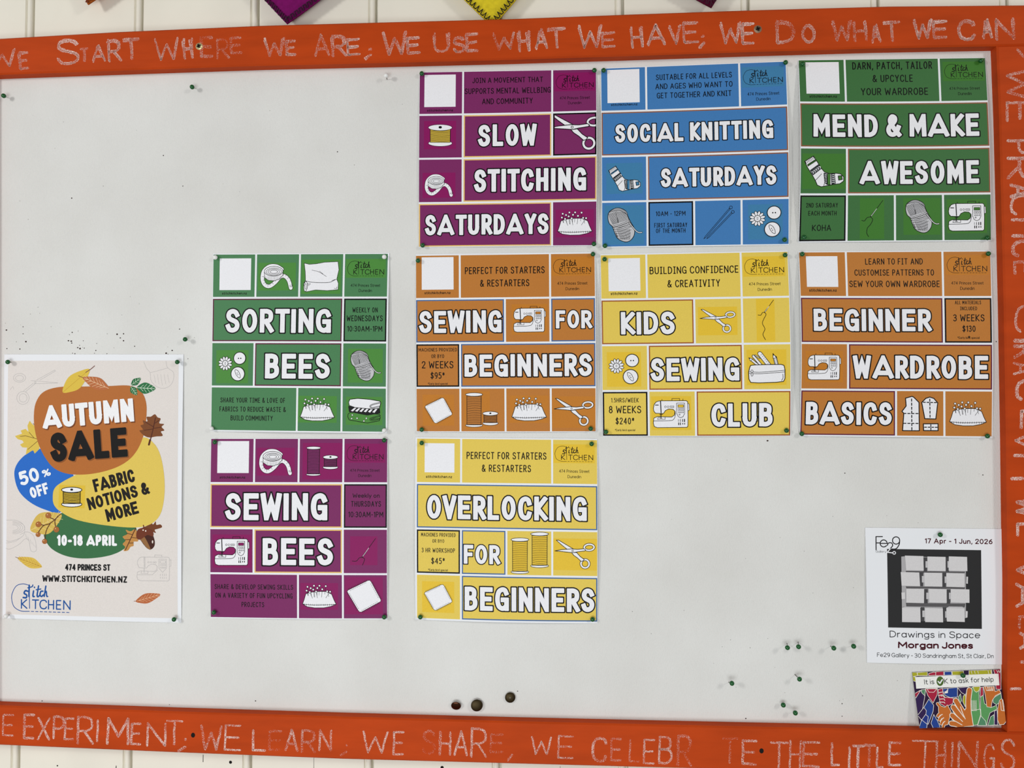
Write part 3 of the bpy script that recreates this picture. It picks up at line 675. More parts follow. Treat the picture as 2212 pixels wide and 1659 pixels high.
def d_machine(k, dst, scr):
    k.place((98, 900, 398, 1152), dst)
    k.fill([(255, 903), (318, 903), (318, 922), (255, 922)], scr, 4); k.line([(172, 908), (172, 922)], 4); k.line([(345, 906), (345, 922)], 4)
    k.fill([(383, 945), (396, 948), (398, 1000), (386, 1008)], WHITE, 4)
    k.fill([(140, 924), (160, 921), (372, 921), (384, 930), (386, 1040), (384, 1135), (375, 1146), (130, 1148), (106, 1138), (99, 1110), (103, 1068), (130, 1055), (252, 1058), (274, 1042), (279, 1010), (262, 993), (228, 990), (200, 1003), (184, 1028), (118, 1026), (104, 1008), (101, 985), (106, 955), (122, 932)], WHITE, 5)
    k.line([(160, 922), (164, 1020)], 8); k.line([(118, 957), (142, 957)], 7)
    for x in (200, 222): k.line(ell(x, 972, 7, 8), 3, closed=True)
    k.line([(238, 965), (270, 965), (270, 978), (238, 978)], 3, closed=True); k.line([(249, 965), (249, 978)], 2.5); k.line([(260, 965), (260, 978)], 2.5)
    k.line([(293, 941), (358, 941), (358, 1028), (345, 1055), (325, 1065), (305, 1055), (293, 1028)], 4, closed=True)
    k.up().fill([(304, 955), (350, 955), (350, 977), (304, 977)], scr, 4)
    for x in (311, 328, 345): k.line([(x - 5, 987), (x + 5, 987), (x + 5, 1004), (x - 5, 1004)], 3, closed=True)
    for x, y in ((312, 1019), (328, 1019), (345, 1019), (316, 1038)): k.line(ell(x, y, 5, 5, n=10), 3, closed=True)
    for i, x in enumerate((306, 322, 340, 356)): k.line([(x, 1078), (x, 1098)], 3 + 1.6 * i)
    for i, x in enumerate((308, 322, 341, 357)): k.line([(x, 1108 + 4 * (i > 1)), (x, 1124 - 5 * (i > 1))], 7)
    k.line([(163, 1028), (163, 1068)], 7); k.line([(152, 1036), (176, 1036)], 5); k.line([(154, 1050), (150, 1066), (172, 1070)], 4)
    k.line([(142, 1056), (196, 1056), (196, 1078), (134, 1078)], 3.5, closed=True); k.line([(101, 1092), (235, 1089), (268, 1076), (280, 1046), (280, 1010)], 4, smooth=True)
def d_needle(k, paths, nd):
    k.crop(); a, b = np.array(nd[0]), np.array(nd[1]); d = (b - a) / np.linalg.norm(b - a); n = np.array([-d[1], d[0]])
    L = np.linalg.norm(b - a)
    k.line([b, a], 4.5); k.fill([b - n * 4, b - n * 5 - d * L * .2, a + d * L * .4, b + n * 5 - d * L * .2, b + n * 4], BLACK)
    k.line([b - d * L * .06, b - d * L * .5], 3, WHITE); k.up()
    for p in paths: k.line(p, 4.5, smooth=True)
def d_patch(k, dst, t=None):
    k.place((1225, 1262, 1515, 1552), dst)
    P = [(1228, 1372), (1235, 1360), (1405, 1276), (1422, 1276), (1432, 1288), (1512, 1440), (1512, 1455), (1500, 1462), (1348, 1546), (1332, 1545), (1322, 1534)]
    n = len(P)
    for i in range(n):
        a, b = np.array(P[i], float), np.array(P[(i + 1) % n], float); L = np.linalg.norm(b - a)
        if L < 60: continue
        d = (b - a) / L; nn = np.array([d[1], -d[0]])
        for q in np.arange(8, L, 14): k.line([a + d * q - nn * 3, a + d * (q + 4) + nn * 12], 3)
    k.up().fill(P, WHITE, 4); c = np.array([1370, 1410])
    for i in range(n):
        a, b = c + (np.array(P[i]) - c) * .9, c + (np.array(P[(i + 1) % n]) - c) * .9; L = np.linalg.norm(b - a)
        if L < 60: continue
        for q in np.arange(4, L - 8, 16): k.line([a + (b - a) * q / L, a + (b - a) * (q + 9) / L], 2.5)
def d_sock(k, dst, t):
    k.place((128, 922, 400, 1137), dst)
    k.fill([(130, 962), (190, 925), (215, 962), (245, 1010), (268, 1036), (300, 1045), (350, 1043), (378, 1048), (398, 1068), (398, 1096), (372, 1115), (320, 1121), (275, 1130), (245, 1136), (218, 1125), (205, 1095), (185, 1060), (150, 1005)], WHITE, 5)
    def bnd(a, b, c, d, col): k.fill([a, b, c, d], col, 3)
    bnd((148, 985), (204, 948), (210, 958), (153, 996), t); bnd((168, 1024), (226, 982), (246, 1010), (188, 1056), (46, 52, 56))
    for i in range(5): k.line([(178 + i * 12, 1034 - i * 9), (190 + i * 12, 1034 - i * 9), (190 + i * 12, 1046 - i * 9)], 4, WHITE)
    k.up()
    for i in range(7): k.line([(134 + i * 9, 962 - i * 5.5), (142 + i * 9, 978 - i * 5.5)], 3)
    for i in range(6): k.line([(152 + i * 9, 992 - i * 6), (160 + i * 9, 980 - i * 6)], 2.5)
    bnd((262, 1042), (282, 1045), (286, 1122), (268, 1110), (60, 66, 70)); bnd((286, 1046), (306, 1045), (306, 1122), (288, 1122), t); bnd((312, 1046), (336, 1044), (342, 1114), (316, 1118), (46, 52, 56))
    for i in range(5): k.line([(318, 1056 + i * 13), (328, 1052 + i * 13), (338, 1058 + i * 13)], 3.5, WHITE)
    for i in range(6): k.line([(268, 1056 + i * 11), (280, 1050 + i * 11)], 3, WHITE)
    k.up().fill([(360, 1062), (384, 1060), (388, 1086), (364, 1090)], t, 5); k.line([(246, 1048), (228, 1068), (205, 1092)], 3, smooth=True); k.line([(262, 1058), (272, 1092), (262, 1128)], 3, smooth=True)
def d_knitting(k):
    k.crop()
    for a, b, h in (((1140, 1280), (926, 1530), (1150, 1270)), ((1157, 1316), (950, 1530), (1166, 1307))):
        a, b = np.array(a, float), np.array(b, float); d = (b - a) / np.linalg.norm(b - a); n = np.array([-d[1], d[0]]) * 5
        k.line([a + n, b - d * 22 + n, b, b - d * 22 - n, a - n], 3.6, closed=True); k.line(ell(h[0], h[1], 12, 12), 4, closed=True)
def d_scissors(k, dst, t=None, clipc=None):
    k.place((1250, 1305, 1587, 1540), dst)
    if clipc:
        a, b = k.sh.mm(clipc[0], clipc[1]), k.sh.mm(clipc[2], clipc[3]); k.box = (a[0], a[1], b[0], b[1])
    k.fill([(1264, 1307), (1284, 1307), (1345, 1342), (1425, 1388), (1400, 1402), (1372, 1394), (1312, 1348)], WHITE, 5)
    k.band(ell(1503, 1497, 34, 34), 17, o=4.5, smooth=False, closed=True)
    k.fill([(1392, 1408), (1432, 1405), (1462, 1438), (1496, 1462), (1486, 1474), (1470, 1478), (1442, 1452), (1408, 1428)], WHITE, 5)
    k.band(ell(1537, 1362, 41, 25, rot=-4), 16, o=4.5, smooth=False, closed=True)
    k.fill([(1252, 1395), (1310, 1384), (1390, 1377), (1440, 1380), (1496, 1374), (1508, 1384), (1500, 1392), (1440, 1400), (1402, 1408), (1340, 1402)], WHITE, 5)
    k.line(ell(1400, 1393, 7, 7, n=12), 3.5, closed=True); k.up(); k.box = None
def d_pencilcase(k, dst, t=None):
    k.place((1292, 888, 1592, 1148), dst)
    k.band([(1388, 905), (1468, 1010)], 34, o=5, smooth=False)
    for i in range(7): k.line([(1404 + i * 11, 912 + i * 14), (1396 + i * 11, 917 + i * 14)], 3)
    k.band([(1335, 925), (1405, 1010)], 20, o=5, smooth=False); k.band([(1350, 918), (1385, 942)], 8, o=4, smooth=False); k.band([(1318, 955), (1385, 1010)], 18, o=5, smooth=False); k.fill([(1297, 938), (1330, 948), (1312, 966)], WHITE, 4); k.fill([(1297, 938), (1310, 942), (1303, 950)], BLACK)
    k.band([(1510, 938), (1526, 1010)], 26, o=5, smooth=False); k.line([(1505, 945), (1518, 1000)], 3); k.line([(1517, 942), (1531, 1000)], 3); k.up(); k.fill([(1494, 905), (1522, 940), (1495, 945)], WHITE, 4); k.fill([(1494, 905), (1506, 920), (1495, 922)], BLACK)
    k.fill([(1302, 1025), (1312, 1002), (1340, 998), (1450, 996), (1560, 996), (1582, 1004), (1590, 1040), (1590, 1110), (1578, 1135), (1520, 1142), (1380, 1146), (1312, 1142), (1297, 1115), (1295, 1060)], WHITE, 6)
    k.line([(1298, 1054), (1400, 1058), (1588, 1044)], 4, smooth=True); k.line([(1300, 1068), (1400, 1070), (1588, 1058)], 4, smooth=True); k.up()
    k.disc(1322, 1050, 9, WHITE, 4, 11); k.disc(1322, 1076, 8, WHITE, 4, 14); k.line([(1572, 1075), (1574, 1105), (1562, 1128)], 4, smooth=True)
def d_patterns(k, dst, t=None):
    k.place((945, 1255, 1255, 1550), dst)
    k.fill([(980, 1275), (1035, 1260), (1050, 1268), (1092, 1310), (1094, 1545), (955, 1545), (965, 1400), (950, 1385), (985, 1340)], WHITE, 8)
    k.fill([(1115, 1310), (1150, 1275), (1182, 1265), (1215, 1275), (1248, 1312), (1232, 1446), (1140, 1444)], WHITE, 8); k.fill([(1128, 1487), (1250, 1485), (1250, 1543), (1130, 1543)], WHITE, 8)
    def dash(a, b, n):
        a, b = np.array(a, float), np.array(b, float)
        for i in range(n): k.line([a + (b - a) * (i + .2) / n, a + (b - a) * (i + .75) / n], 8)
    dash((1030, 1275), (1032, 1545), 8); dash((958, 1402), (1092, 1402), 4); dash((958, 1484), (1092, 1484), 4); dash((1182, 1275), (1184, 1440), 5); dash((1122, 1308), (1244, 1310), 4); dash((1132, 1515), (1250, 1515), 4); dash((1190, 1488), (1190, 1543), 2)
def d_logo(k, dst, rgb=BLACK, w=1.0):
    k.place((1232, 133, 1538, 262), dst)
    L = lambda p, ww, sm=True: k.line(p, ww * w, rgb, smooth=sm)
    L([(1322, 140), (1290, 134), (1255, 145), (1234, 180), (1232, 210), (1245, 243), (1280, 261), (1325, 262)], 3)
    for i in range(9): L([(1335 + i * 23, 262), (1348 + i * 23, 262)], 3, False)
    L([(1322, 138), (1324, 165), (1326, 248)], 3.5, False)
    L([(1316, 168), (1303, 166), (1297, 178), (1310, 186), (1308, 198), (1292, 198)], 7); L([(1316, 152), (1338, 146), (1342, 138)], 5); L([(1323, 140), (1322, 192)], 7, False)
    L([(1346, 166), (1343, 190), (1350, 192)], 6.5); L([(1350, 148), (1351, 150)], 6, False); L([(1372, 142), (1365, 185), (1370, 192), (1378, 186)], 6.5); L([(1360, 160), (1384, 156)], 5, False)
    L([(1395, 166), (1384, 168), (1380, 184), (1388, 191), (1396, 184)], 6.5); L([(1410, 142), (1402, 190)], 6.5, False); L([(1402, 180), (1412, 166), (1415, 188), (1420, 190)], 6)
    for ch, x0, x1 in (('K', 1283, 1309), ('T', 1336, 1364), ('C', 1372, 1402), ('H', 1412, 1436), ('E', 1450, 1470), ('N', 1484, 1514)):
        x1 = x1 + (x1 - 1283) * .10; x0 = x0 + (x0 - 1283) * .10
        a, st = glyph(ch)
        for p, cl in st: k.line([(x0 + q[0] / a * (x1 - x0), 248 - q[1] * 40) for q in p], 5.2 * w, rgb, closed=cl)
    k.up()

# ------------------------------------------------------------------ the ten square posters
class Poster(Sheet):
    def __init__(s, crop, quad, base, tint, border, margins, lift, label, title):
        super().__init__('poster', crop, quad, 205, 203.5, lift, label, 'poster', 'square sewing class posters pinned to the board')
        s.c, s.t, s.bd, s.mg, s.ttl = base, tint, border, margins, title
    def cellbox(s, c, r, span):
        l, t_, rr, b = [m * 205 for m in s.mg]; pw, ph = (205 - l - rr), (203.5 - t_ - b); g = 2.2
        cw, chh = (pw - 3 * g) / 4, (ph - 3 * g) / 4
        x0 = l + c * (cw + g); y0 = t_ + r * (chh + g); return x0, y0, x0 + span * cw + (span - 1) * g, y0 + chh
    def cell(s, name, c, r, span, style='plain', tint=None):
        x0, y0, x1, y1 = s.cellbox(c, r, span); k = Ink(s, 1); k.rect(x0, y0, x1, y1, s.c)
        bw = 1.6 if style == 'black' else 1.3
        if style in ('title', 'black'):
            col = BLACK if style == 'black' else s.bd
            k.raw([[(x0, y0), (x1, y0), (x1, y0 + bw), (x0, y0 + bw)], [(x0, y1 - bw), (x1, y1 - bw), (x1, y1), (x0, y1)],
                   [(x0, y0 + bw), (x0 + bw, y0 + bw), (x0 + bw, y1 - bw), (x0, y1 - bw)], [(x1 - bw, y0 + bw), (x1, y0 + bw), (x1, y1 - bw), (x1 - bw, y1 - bw)]], col); k.up()
        if tint: 
            a, b = s.mm(tint[0] - 16, tint[1] - 16), s.mm(tint[2] + 16, tint[3] + 16)
            k.rect(max(x0 + .3, a[0]), max(y0 + .3, a[1]), min(x1 - .3, b[0]), min(y1 - .3, b[1]), s.t)
        o = k.build(name, s.root); return o
    def code(s, qr, url):
        p = s.cell('code_panel', 0, 0, 1); k = Ink(s, 5); a, b = s.mm(qr[0], qr[1]), s.mm(qr[2], qr[3]); k.rect(a[0], a[1], b[0], b[1], WHITE); k.build('white_square', p)
        k = Ink(s, 5); k.text('stitchkitchen.nz', *url, wt=.17, gap=.12); k.build('lettering', p)
    def logo(s, box, a1, a2):
        p = s.cell('logo_panel', 3, 0, 1, 'plain', box); k = Ink(s, 5); d_logo(k, box); k.build('logo', p)
        k = Ink(s, 5); k.text('474 Princes Street', *a1, wt=.115, gap=.1); k.text('Dunedin', *a2, wt=.115, gap=.1); k.build('lettering', p)
    def txt(s, c, r, span, lines, style='plain', nm='text_panel', serif=True):
        p = s.cell(nm, c, r, span, style); k = Ink(s, 5)
        for l in lines:
            if len(l) == 4: t, x0, x1, (cy, h) = l; l = (t, x0, x1, cy - h / 2, cy + h / 2)
            small = l[0].startswith('*E') or l[0].startswith('Weekly')
            k.text(*l, wt=.14 if small else .125, serif=serif and not small)
        k.build('lettering', p); return p
    def head(s, c, r, span, t, x0, x1, y0, y1):
        p = s.cell('title_panel', c, r, span, 'title'); k = Ink(s, 5); k.title(t, x0, x1, y0, y1); k.build('lettering', p)
    def pic(s, c, r, fn, box, *a, style='plain', tint=True, extra=None):
        p = s.cell('drawing_panel', c, r, 1, style, box if tint else None); k = Ink(s, 5)
        if fn is d_machine: fn(k, box, s.t)
        elif fn in (d_sock, d_folded): fn(k, box, s.t)
        elif fn is None: a[0](k)
        else: fn(k, box, None, *a)
        k.build('drawing', p)

GRN, GRN_T = (62, 112, 62), (64, 122, 46); GR2, GR2_T = (76, 130, 86), (78, 140, 62); PUR, PUR_T = (124, 42, 98), (138, 22, 94); BLU, BLU_T = (66, 124, 184), (64, 128, 172)
ORA, ORA_T = (190, 122, 54), (196, 124, 42); YEL, YEL_T = (230, 202, 90), (232, 194, 56)
B_PUR, B_YEL, B_BRN, B_BLU, B_ORA = (98, 34, 62), (232, 192, 112), (146, 92, 66), (70, 106, 158), (160, 88, 42)
TL0 = (.003, .007, .005, .007)

p = Poster((440, 530, .25316), [(80, 70), (1585, 64), (60, 1586), (1567, 1603)], GR2, GR2_T, B_PUR, (.003, .006, .009, .008), dict(r=.003, b=.004, c=.001), 'green square poster titled SORTING BEES, above the SEWING BEES poster', 0)
p.code((138, 112, 403, 382), (155, 372, 399, 420)); p.logo((1232, 133, 1538, 262), (1258, 1508, 331, 356), (1327, 1438, 375, 400))
p.pic(1, 0, d_tape, (483, 165, 770, 370)); p.pic(2, 0, d_fabric, (855, 138, 1155, 400)); p.head(0, 1, 3, 'SORTING', 187, 1092, 545, 748)
p.txt(3, 1, 1, [('WEEKLY ON', 1275, 1488, 532, 575), ('WEDNESDAYS', 1227, 1530, 600, 650), ('10:30AM-1PM', 1232, 1527, 690, 738)], 'black')
p.pic(0, 2, d_buttons, (125, 910, 368, 1162)); p.head(1, 2, 2, 'BEES', 530, 1083, 927, 1138); p.pic(3, 2, d_yarn, (1255, 900, 1515, 1158))
p.txt(0, 3, 2, [('SHARE YOUR TIME & LOVE OF', 142, 705, 1300, 1343), ('FABRICS TO REDUCE WASTE &', 134, 712, 1377, 1420), ('BUILD COMMUNITY', 232, 600, 1452, 1495)])
p.pic(2, 3, d_cushion, (832, 1300, 1125, 1498)); p.pic(3, 3, d_folded, (1237, 1308, 1510, 1518)); SORT = p

p = Poster((440, 930, .25316), [(62, 67), (1572, 66), (58, 1600), (1570, 1612)], PUR, PUR_T, B_YEL, (.002, .003, .003, .006), dict(l=.002, r=.002, b=.002, c=.001), 'purple square poster titled SEWING BEES, below the green poster', 0)
p.code((120, 90, 388, 362), (140, 360, 387, 409)); p.logo((1225, 128, 1533, 258), (1252, 1502, 327, 351), (1322, 1433, 371, 396))
p.pic(1, 0, d_tape, (473, 163, 763, 368)); p.pic(2, 0, None, (862, 122, 1164, 400), lambda k: (d_spool(k, 878, 136, 1000, 386, 17, PUR), d_spool(k, 1020, 210, 1148, 330, 9, PUR, True)))
p.head(0, 1, 3, 'SEWING', 190, 1060, 532, 762); p.txt(3, 1, 1, [('Weekly on', 1275, 1503, 535, 572), ('THURSDAYS', 1262, 1515, 600, 648), ('10:30AM-1PM', 1240, 1535, 690, 738)], 'black')
p.pic(0, 2, d_machine, (98, 900, 398, 1152)); p.head(1, 2, 2, 'BEES', 510, 1108, 915, 1145)
p.pic(3, 2, None, (1270, 915, 1470, 1130), lambda k: d_needle(k, [[(1355, 1078), (1330, 1085), (1308, 1110), (1272, 1110)], [(1355, 1078), (1375, 1090), (1372, 1115), (1358, 1145)]], ((1470, 918), (1355, 1080))))
p.txt(0, 3, 2, [('SHARE & DEVELOP SEWING SKILLS', 95, 770, 1310, 1352), ('ON A VARIETY OF FUN UPCYCLING', 100, 765, 1383, 1427), ('PROJECTS', 327, 522, 1460, 1503)])
p.pic(2, 3, d_cushion, (848, 1312, 1135, 1510)); p.pic(3, 3, d_patch, (1225, 1262, 1515, 1552)); SEWB = p

p = Poster((880, 130, .25324), [(105, 101), (1612, 76), (97, 1598), (1613, 1584)], PUR, PUR_T, B_YEL, (.001, .003, .002, .004), dict(l=.002, r=.006, b=.001), 'purple square poster titled SLOW STITCHING SATURDAYS, top left of the posters', 0)
p.code((147, 127, 412, 400), (168, 392, 421, 441)); p.logo((1270, 125, 1585, 250), (1300, 1555, 315, 341), (1370, 1483, 360, 384))
p.txt(1, 0, 2, [('JOIN A MOVEMENT THAT', 553, 1157, (170, 47)), ('SUPPORTS MENTAL WELLBING', 488, 1222, (262, 50)), ('AND COMMUNITY', 637, 1070, (352, 50))])
p.pic(0, 1, None, (160, 540, 400, 745), lambda k: d_spool(k, 180, 553, 384, 740, 10, (216, 184, 70), True)); p.head(1, 1, 2, 'SLOW', 605, 1103, 552, 738)
p.pic(3, 1, d_scissors, (1201, 463, 1659, 783), (1257, 450, 1605, 803), style='black', tint=False)
p.pic(0, 2, d_tape, (148, 982, 395, 1160)); p.head(1, 2, 3, 'STITCHING', 572, 1520, 932, 1124); p.head(0, 3, 3, 'SATURDAYS', 152, 1202, 1318, 1490); p.pic(3, 3, d_cushion, (1280, 1297, 1575, 1495)); SLOW = p

p = Poster((1280, 120, .25913), [(67, 105), (1615, 45), (77, 1603), (1640, 1580)], BLU, BLU_T, B_BRN, (.003, .004, .004, .006), dict(l=.003, r=.004, b=.001), 'blue square poster titled SOCIAL KNITTING SATURDAYS', 0)
p.code((122, 122, 392, 393), (150, 375, 401, 423)); p.logo((1258, 115, 1578, 243), (1290, 1550, 308, 336), (1362, 1477, 354, 380))
p.txt(1, 0, 2, [('SUITABLE FOR ALL LEVELS', 525, 1160, (172, 48)), ('AND AGES WHO WANT TO', 520, 1165, (250, 48)), ('GET TOGETHER AND KNIT', 532, 1155, (327, 48))])
p.head(0, 1, 4, 'SOCIAL KNITTING', 180, 1492, 562, 715); p.pic(0, 2, d_sock, (128, 922, 400, 1137)); p.head(1, 2, 3, 'SATURDAYS', 568, 1517, 936, 1092)
p.pic(0, 3, d_yarn, (117, 1272, 413, 1557)); p.txt(1, 3, 1, [('10AM - 12PM', 525, 773, 1300, 1340), ('FIRST SATURDAY', 513, 787, 1397, 1435), ('OF THE MONTH', 527, 773, 1443, 1480)], 'black')
p.pic(2, 3, None, (922, 1258, 1180, 1535), d_knitting, tint=False); p.pic(3, 3, d_buttons, (1307, 1263, 1567, 1517)); SOC = p

p = Poster((1700, 110, .25915), [(92, 75), (1653, 55), (95, 1597), (1702, 1585)], GRN, GRN_T, B_BRN, (.003, .003, .002, .006), dict(l=.007, r=.003, b=.001), 'dark green square poster titled MEND & MAKE AWESOME in the top right corner', 0)
p.code((152, 97, 432, 365), (175, 410, 377, 401)); p.logo((1310, 108, 1628, 235), (1347, 1602, 304, 328), (1420, 1532, 347, 373))
p.txt(1, 0, 2, [('DARN, PATCH, TAILOR', 537, 1212, (123, 65)), ('& UPCYCLE', 707, 1047, (232, 62)), ('YOUR WARDROBE', 607, 1173, (343, 62))])
p.head(0, 1, 4, 'MEND & MAKE', 200, 1590, 535, 724); p.pic(0, 2, d_sock, (128, 888, 462, 1143)); p.head(1, 2, 3, 'AWESOME', 597, 1585, 924, 1112)
p.txt(0, 3, 1, [('2ND SATURDAY', 150, 415, 1275, 1312), ('EACH MONTH', 170, 405, 1340, 1377), ('KOHA', 205, 363, 1453, 1503)], 'black')
p.pic(1, 3, None, (615, 1250, 790, 1552), lambda k: d_needle(k, [[(690, 1387), (660, 1395), (640, 1420), (617, 1417)], [(690, 1387), (708, 1410), (690, 1450), (665, 1480), (660, 1520), (676, 1550)]], ((790, 1252), (690, 1388))))
p.pic(2, 3, d_yarn, (977, 1248, 1260, 1517)); p.pic(3, 3, d_machine, (1340, 1257, 1650, 1503)); MEND = p

p = Poster((880, 530, .25324), [(72, 76), (1602, 56), (80, 1592), (1612, 1592)], ORA, ORA_T, B_BLU, (.001, .009, .004, .004), dict(l=.001, r=.004, b=.002), 'orange square poster titled SEWING FOR BEGINNERS, under the SLOW STITCHING poster', 0)
p.code((122, 103, 395, 377), (145, 370, 394, 417)); p.logo((1247, 117, 1562, 243), (1280, 1533, 312, 338), (1350, 1463, 359, 384))
p.txt(1, 0, 2, [('PERFECT FOR STARTERS', 490, 1170, (213, 60)), ('& RESTARTERS', 620, 1040, (322, 60))]); p.head(0, 1, 2, 'SEWING', 100, 805, 558, 746); p.pic(2, 1, d_machine, (905, 520, 1180, 745)); p.head(3, 1, 1, 'FOR', 1267, 1572, 557, 710)
p.txt(0, 2, 1, [('MACHINES PROVIDED', 95, 425, 876, 907), ('OR BYO', 205, 315, 930, 963), ('2 WEEKS', 123, 395, 988, 1050), ('$95*', 198, 320, 1083, 1139), ('*Early bird special', 175, 345, 1171, 1190)], 'black'); p.head(1, 2, 3, 'BEGINNERS', 488, 1567, 930, 1118)
p.pic(0, 3, d_patch, (147, 1290, 385, 1522)); p.pic(1, 3, None, (497, 1262, 690, 1550), lambda k: (d_spool(k, 497, 1258, 643, 1550, 17, ORA), d_spool(k, 643, 1417, 775, 1535, 9, ORA, True)), tint=True)
p.pic(2, 3, d_cushion, (890, 1298, 1187, 1497)); p.pic(3, 3, d_scissors, (1250, 1305, 1587, 1540)); SFB = p

p = Poster((1280, 530, .25913), [(65, 73), (1628, 43), (85, 1592), (1652, 1590)], YEL, YEL_T, B_ORA, (.002, .007, .003, .003), dict(l=.003, r=.005, b=.002), 'yellow square poster titled KIDS SEWING CLUB, below the blue poster', 0)
p.code((130, 110, 398, 380), (148, 375, 391, 415)); p.logo((1268, 112, 1588, 242), (1300, 1560, 311, 336), (1373, 1488, 357, 382))
p.txt(1, 0, 2, [('BUILDING CONFIDENCE', 473, 1213, (205, 62)), ('& CREATIVITY', 622, 1060, (318, 62))]); p.head(0, 1, 2, 'KIDS', 232, 683, 556, 744); p.pic(2, 1, d_scissors, (890, 533, 1187, 733))
p.pic(3, 1, None, (1372, 465, 1497, 785), lambda k: d_needle(k, [[(1425, 562), (1408, 565), (1395, 585), (1372, 583)], [(1425, 562), (1438, 580), (1418, 620), (1408, 655), (1428, 700), (1412, 745), (1432, 790)]], ((1500, 460), (1425, 563))))
p.pic(0, 2, d_buttons, (132, 908, 388, 1162)); p.head(1, 2, 2, 'SEWING', 482, 1215, 940, 1130); p.pic(3, 2, d_pencilcase, (1292, 888, 1592, 1148))
p.txt(0, 3, 1, [('1.5HRS/WEEK', 152, 385, 1272, 1310), ('8 WEEKS', 133, 405, 1338, 1400), ('$240*', 190, 347, 1436, 1492), ('*Early bird special', 185, 355, 1530, 1549)], 'black'); p.pic(1, 3, d_machine, (502, 1275, 805, 1523)); p.head(2, 3, 2, 'CLUB', 990, 1493, 1318, 1510); KIDS = p

p = Poster((1700, 530, .25915), [(95, 50), (1700, 42), (105, 1590), (1712, 1605)], ORA, ORA_T, B_PUR, (.003, .006, .004, .008), dict(l=.007, r=.002, b=.002), 'orange square poster titled BEGINNER WARDROBE BASICS beside the right frame', 0)
p.code((155, 92, 420, 350), (173, 407, 366, 391)); p.logo((1335, 98, 1662, 230), (1367, 1632, 302, 328), (1440, 1558, 346, 373))
p.txt(1, 0, 2, [('LEARN TO FIT AND', 648, 1130, (135, 52)), ('CUSTOMISE PATTERNS TO', 557, 1222, (228, 52)), ('SEW YOUR OWN WARDROBE', 512, 1268, (323, 54))]); p.head(0, 1, 3, 'BEGINNER', 203, 1197, 534, 718)
q = p.txt(3, 1, 1, [('ALL MATERIALS', 1395, 1610, 462, 493), ('INCLUDED', 1437, 1577, 512, 543), ('3 WEEKS', 1380, 1637, 577, 635), ('$130', 1455, 1563, 670, 722), ('*Early bird special', 1415, 1595, 762, 781)], 'black')
k = Ink(p, 9); k.crop(); k.fill([(1510 + (13 if i % 2 == 0 else 5) * math.sin(i * PI / 5), 765 - (13 if i % 2 == 0 else 5) * math.cos(i * PI / 5)) for i in range(10)], BLACK); k.build('star', q)
p.pic(0, 2, d_machine, (153, 898, 438, 1127)); p.head(1, 2, 3, 'WARDROBE', 535, 1663, 922, 1112); p.head(0, 3, 2, 'BASICS', 147, 865, 1307, 1495); p.pic(2, 3, d_patterns, (945, 1255, 1255, 1550), tint=False); p.pic(3, 3, d_cushion, (1348, 1302, 1657, 1505), tint=False); WARD = p

p = Poster((880, 930, .2592), [(68, 55), (1583, 68), (68, 1575), (1585, 1607)], YEL, YEL_T, B_BLU, (.009, .008, .002, .010), dict(l=.002, r=.003, b=.004, c=.001), 'yellow square poster titled OVERLOCKING FOR BEGINNERS, lowest of the middle column', 0)
p.code((145, 105, 393, 350), (155, 375, 372, 395)); p.logo((1232, 130, 1545, 257), (1265, 1515, 325, 351), (1335, 1447, 371, 396))
p.txt(1, 0, 2, [('PERFECT FOR STARTERS', 493, 1158, (210, 60)), ('& RESTARTERS', 620, 1030, (315, 60))]); p.head(0, 1, 4, 'OVERLOCKING', 163, 1490, 545, 742)
p.txt(0, 2, 1, [('MACHINES PROVIDED', 115, 405, 850, 882), ('OR BYO', 210, 310, 903, 932), ('3 HR WORKSHOP', 120, 400, 976, 1014), ('$45*', 200, 315, 1057, 1109), ('*Early bird special', 175, 340, 1149, 1168)], 'black'); p.head(1, 2, 1, 'FOR', 472, 775, 950, 1108)
p.pic(2, 2, None, (1020, 850, 1175, 1180), lambda k: (d_spool(k, 865, 890, 1013, 1187, 17, YEL_T), d_spool(k, 1028, 843, 1177, 1137, 17, YEL_T)), tint=False); p.pic(3, 2, d_scissors, (1228, 910, 1562, 1147)); p.pic(0, 3, d_patch, (140, 1268, 377, 1500)); p.head(1, 3, 3, 'BEGINNERS', 480, 1553, 1304, 1500); OVER = p

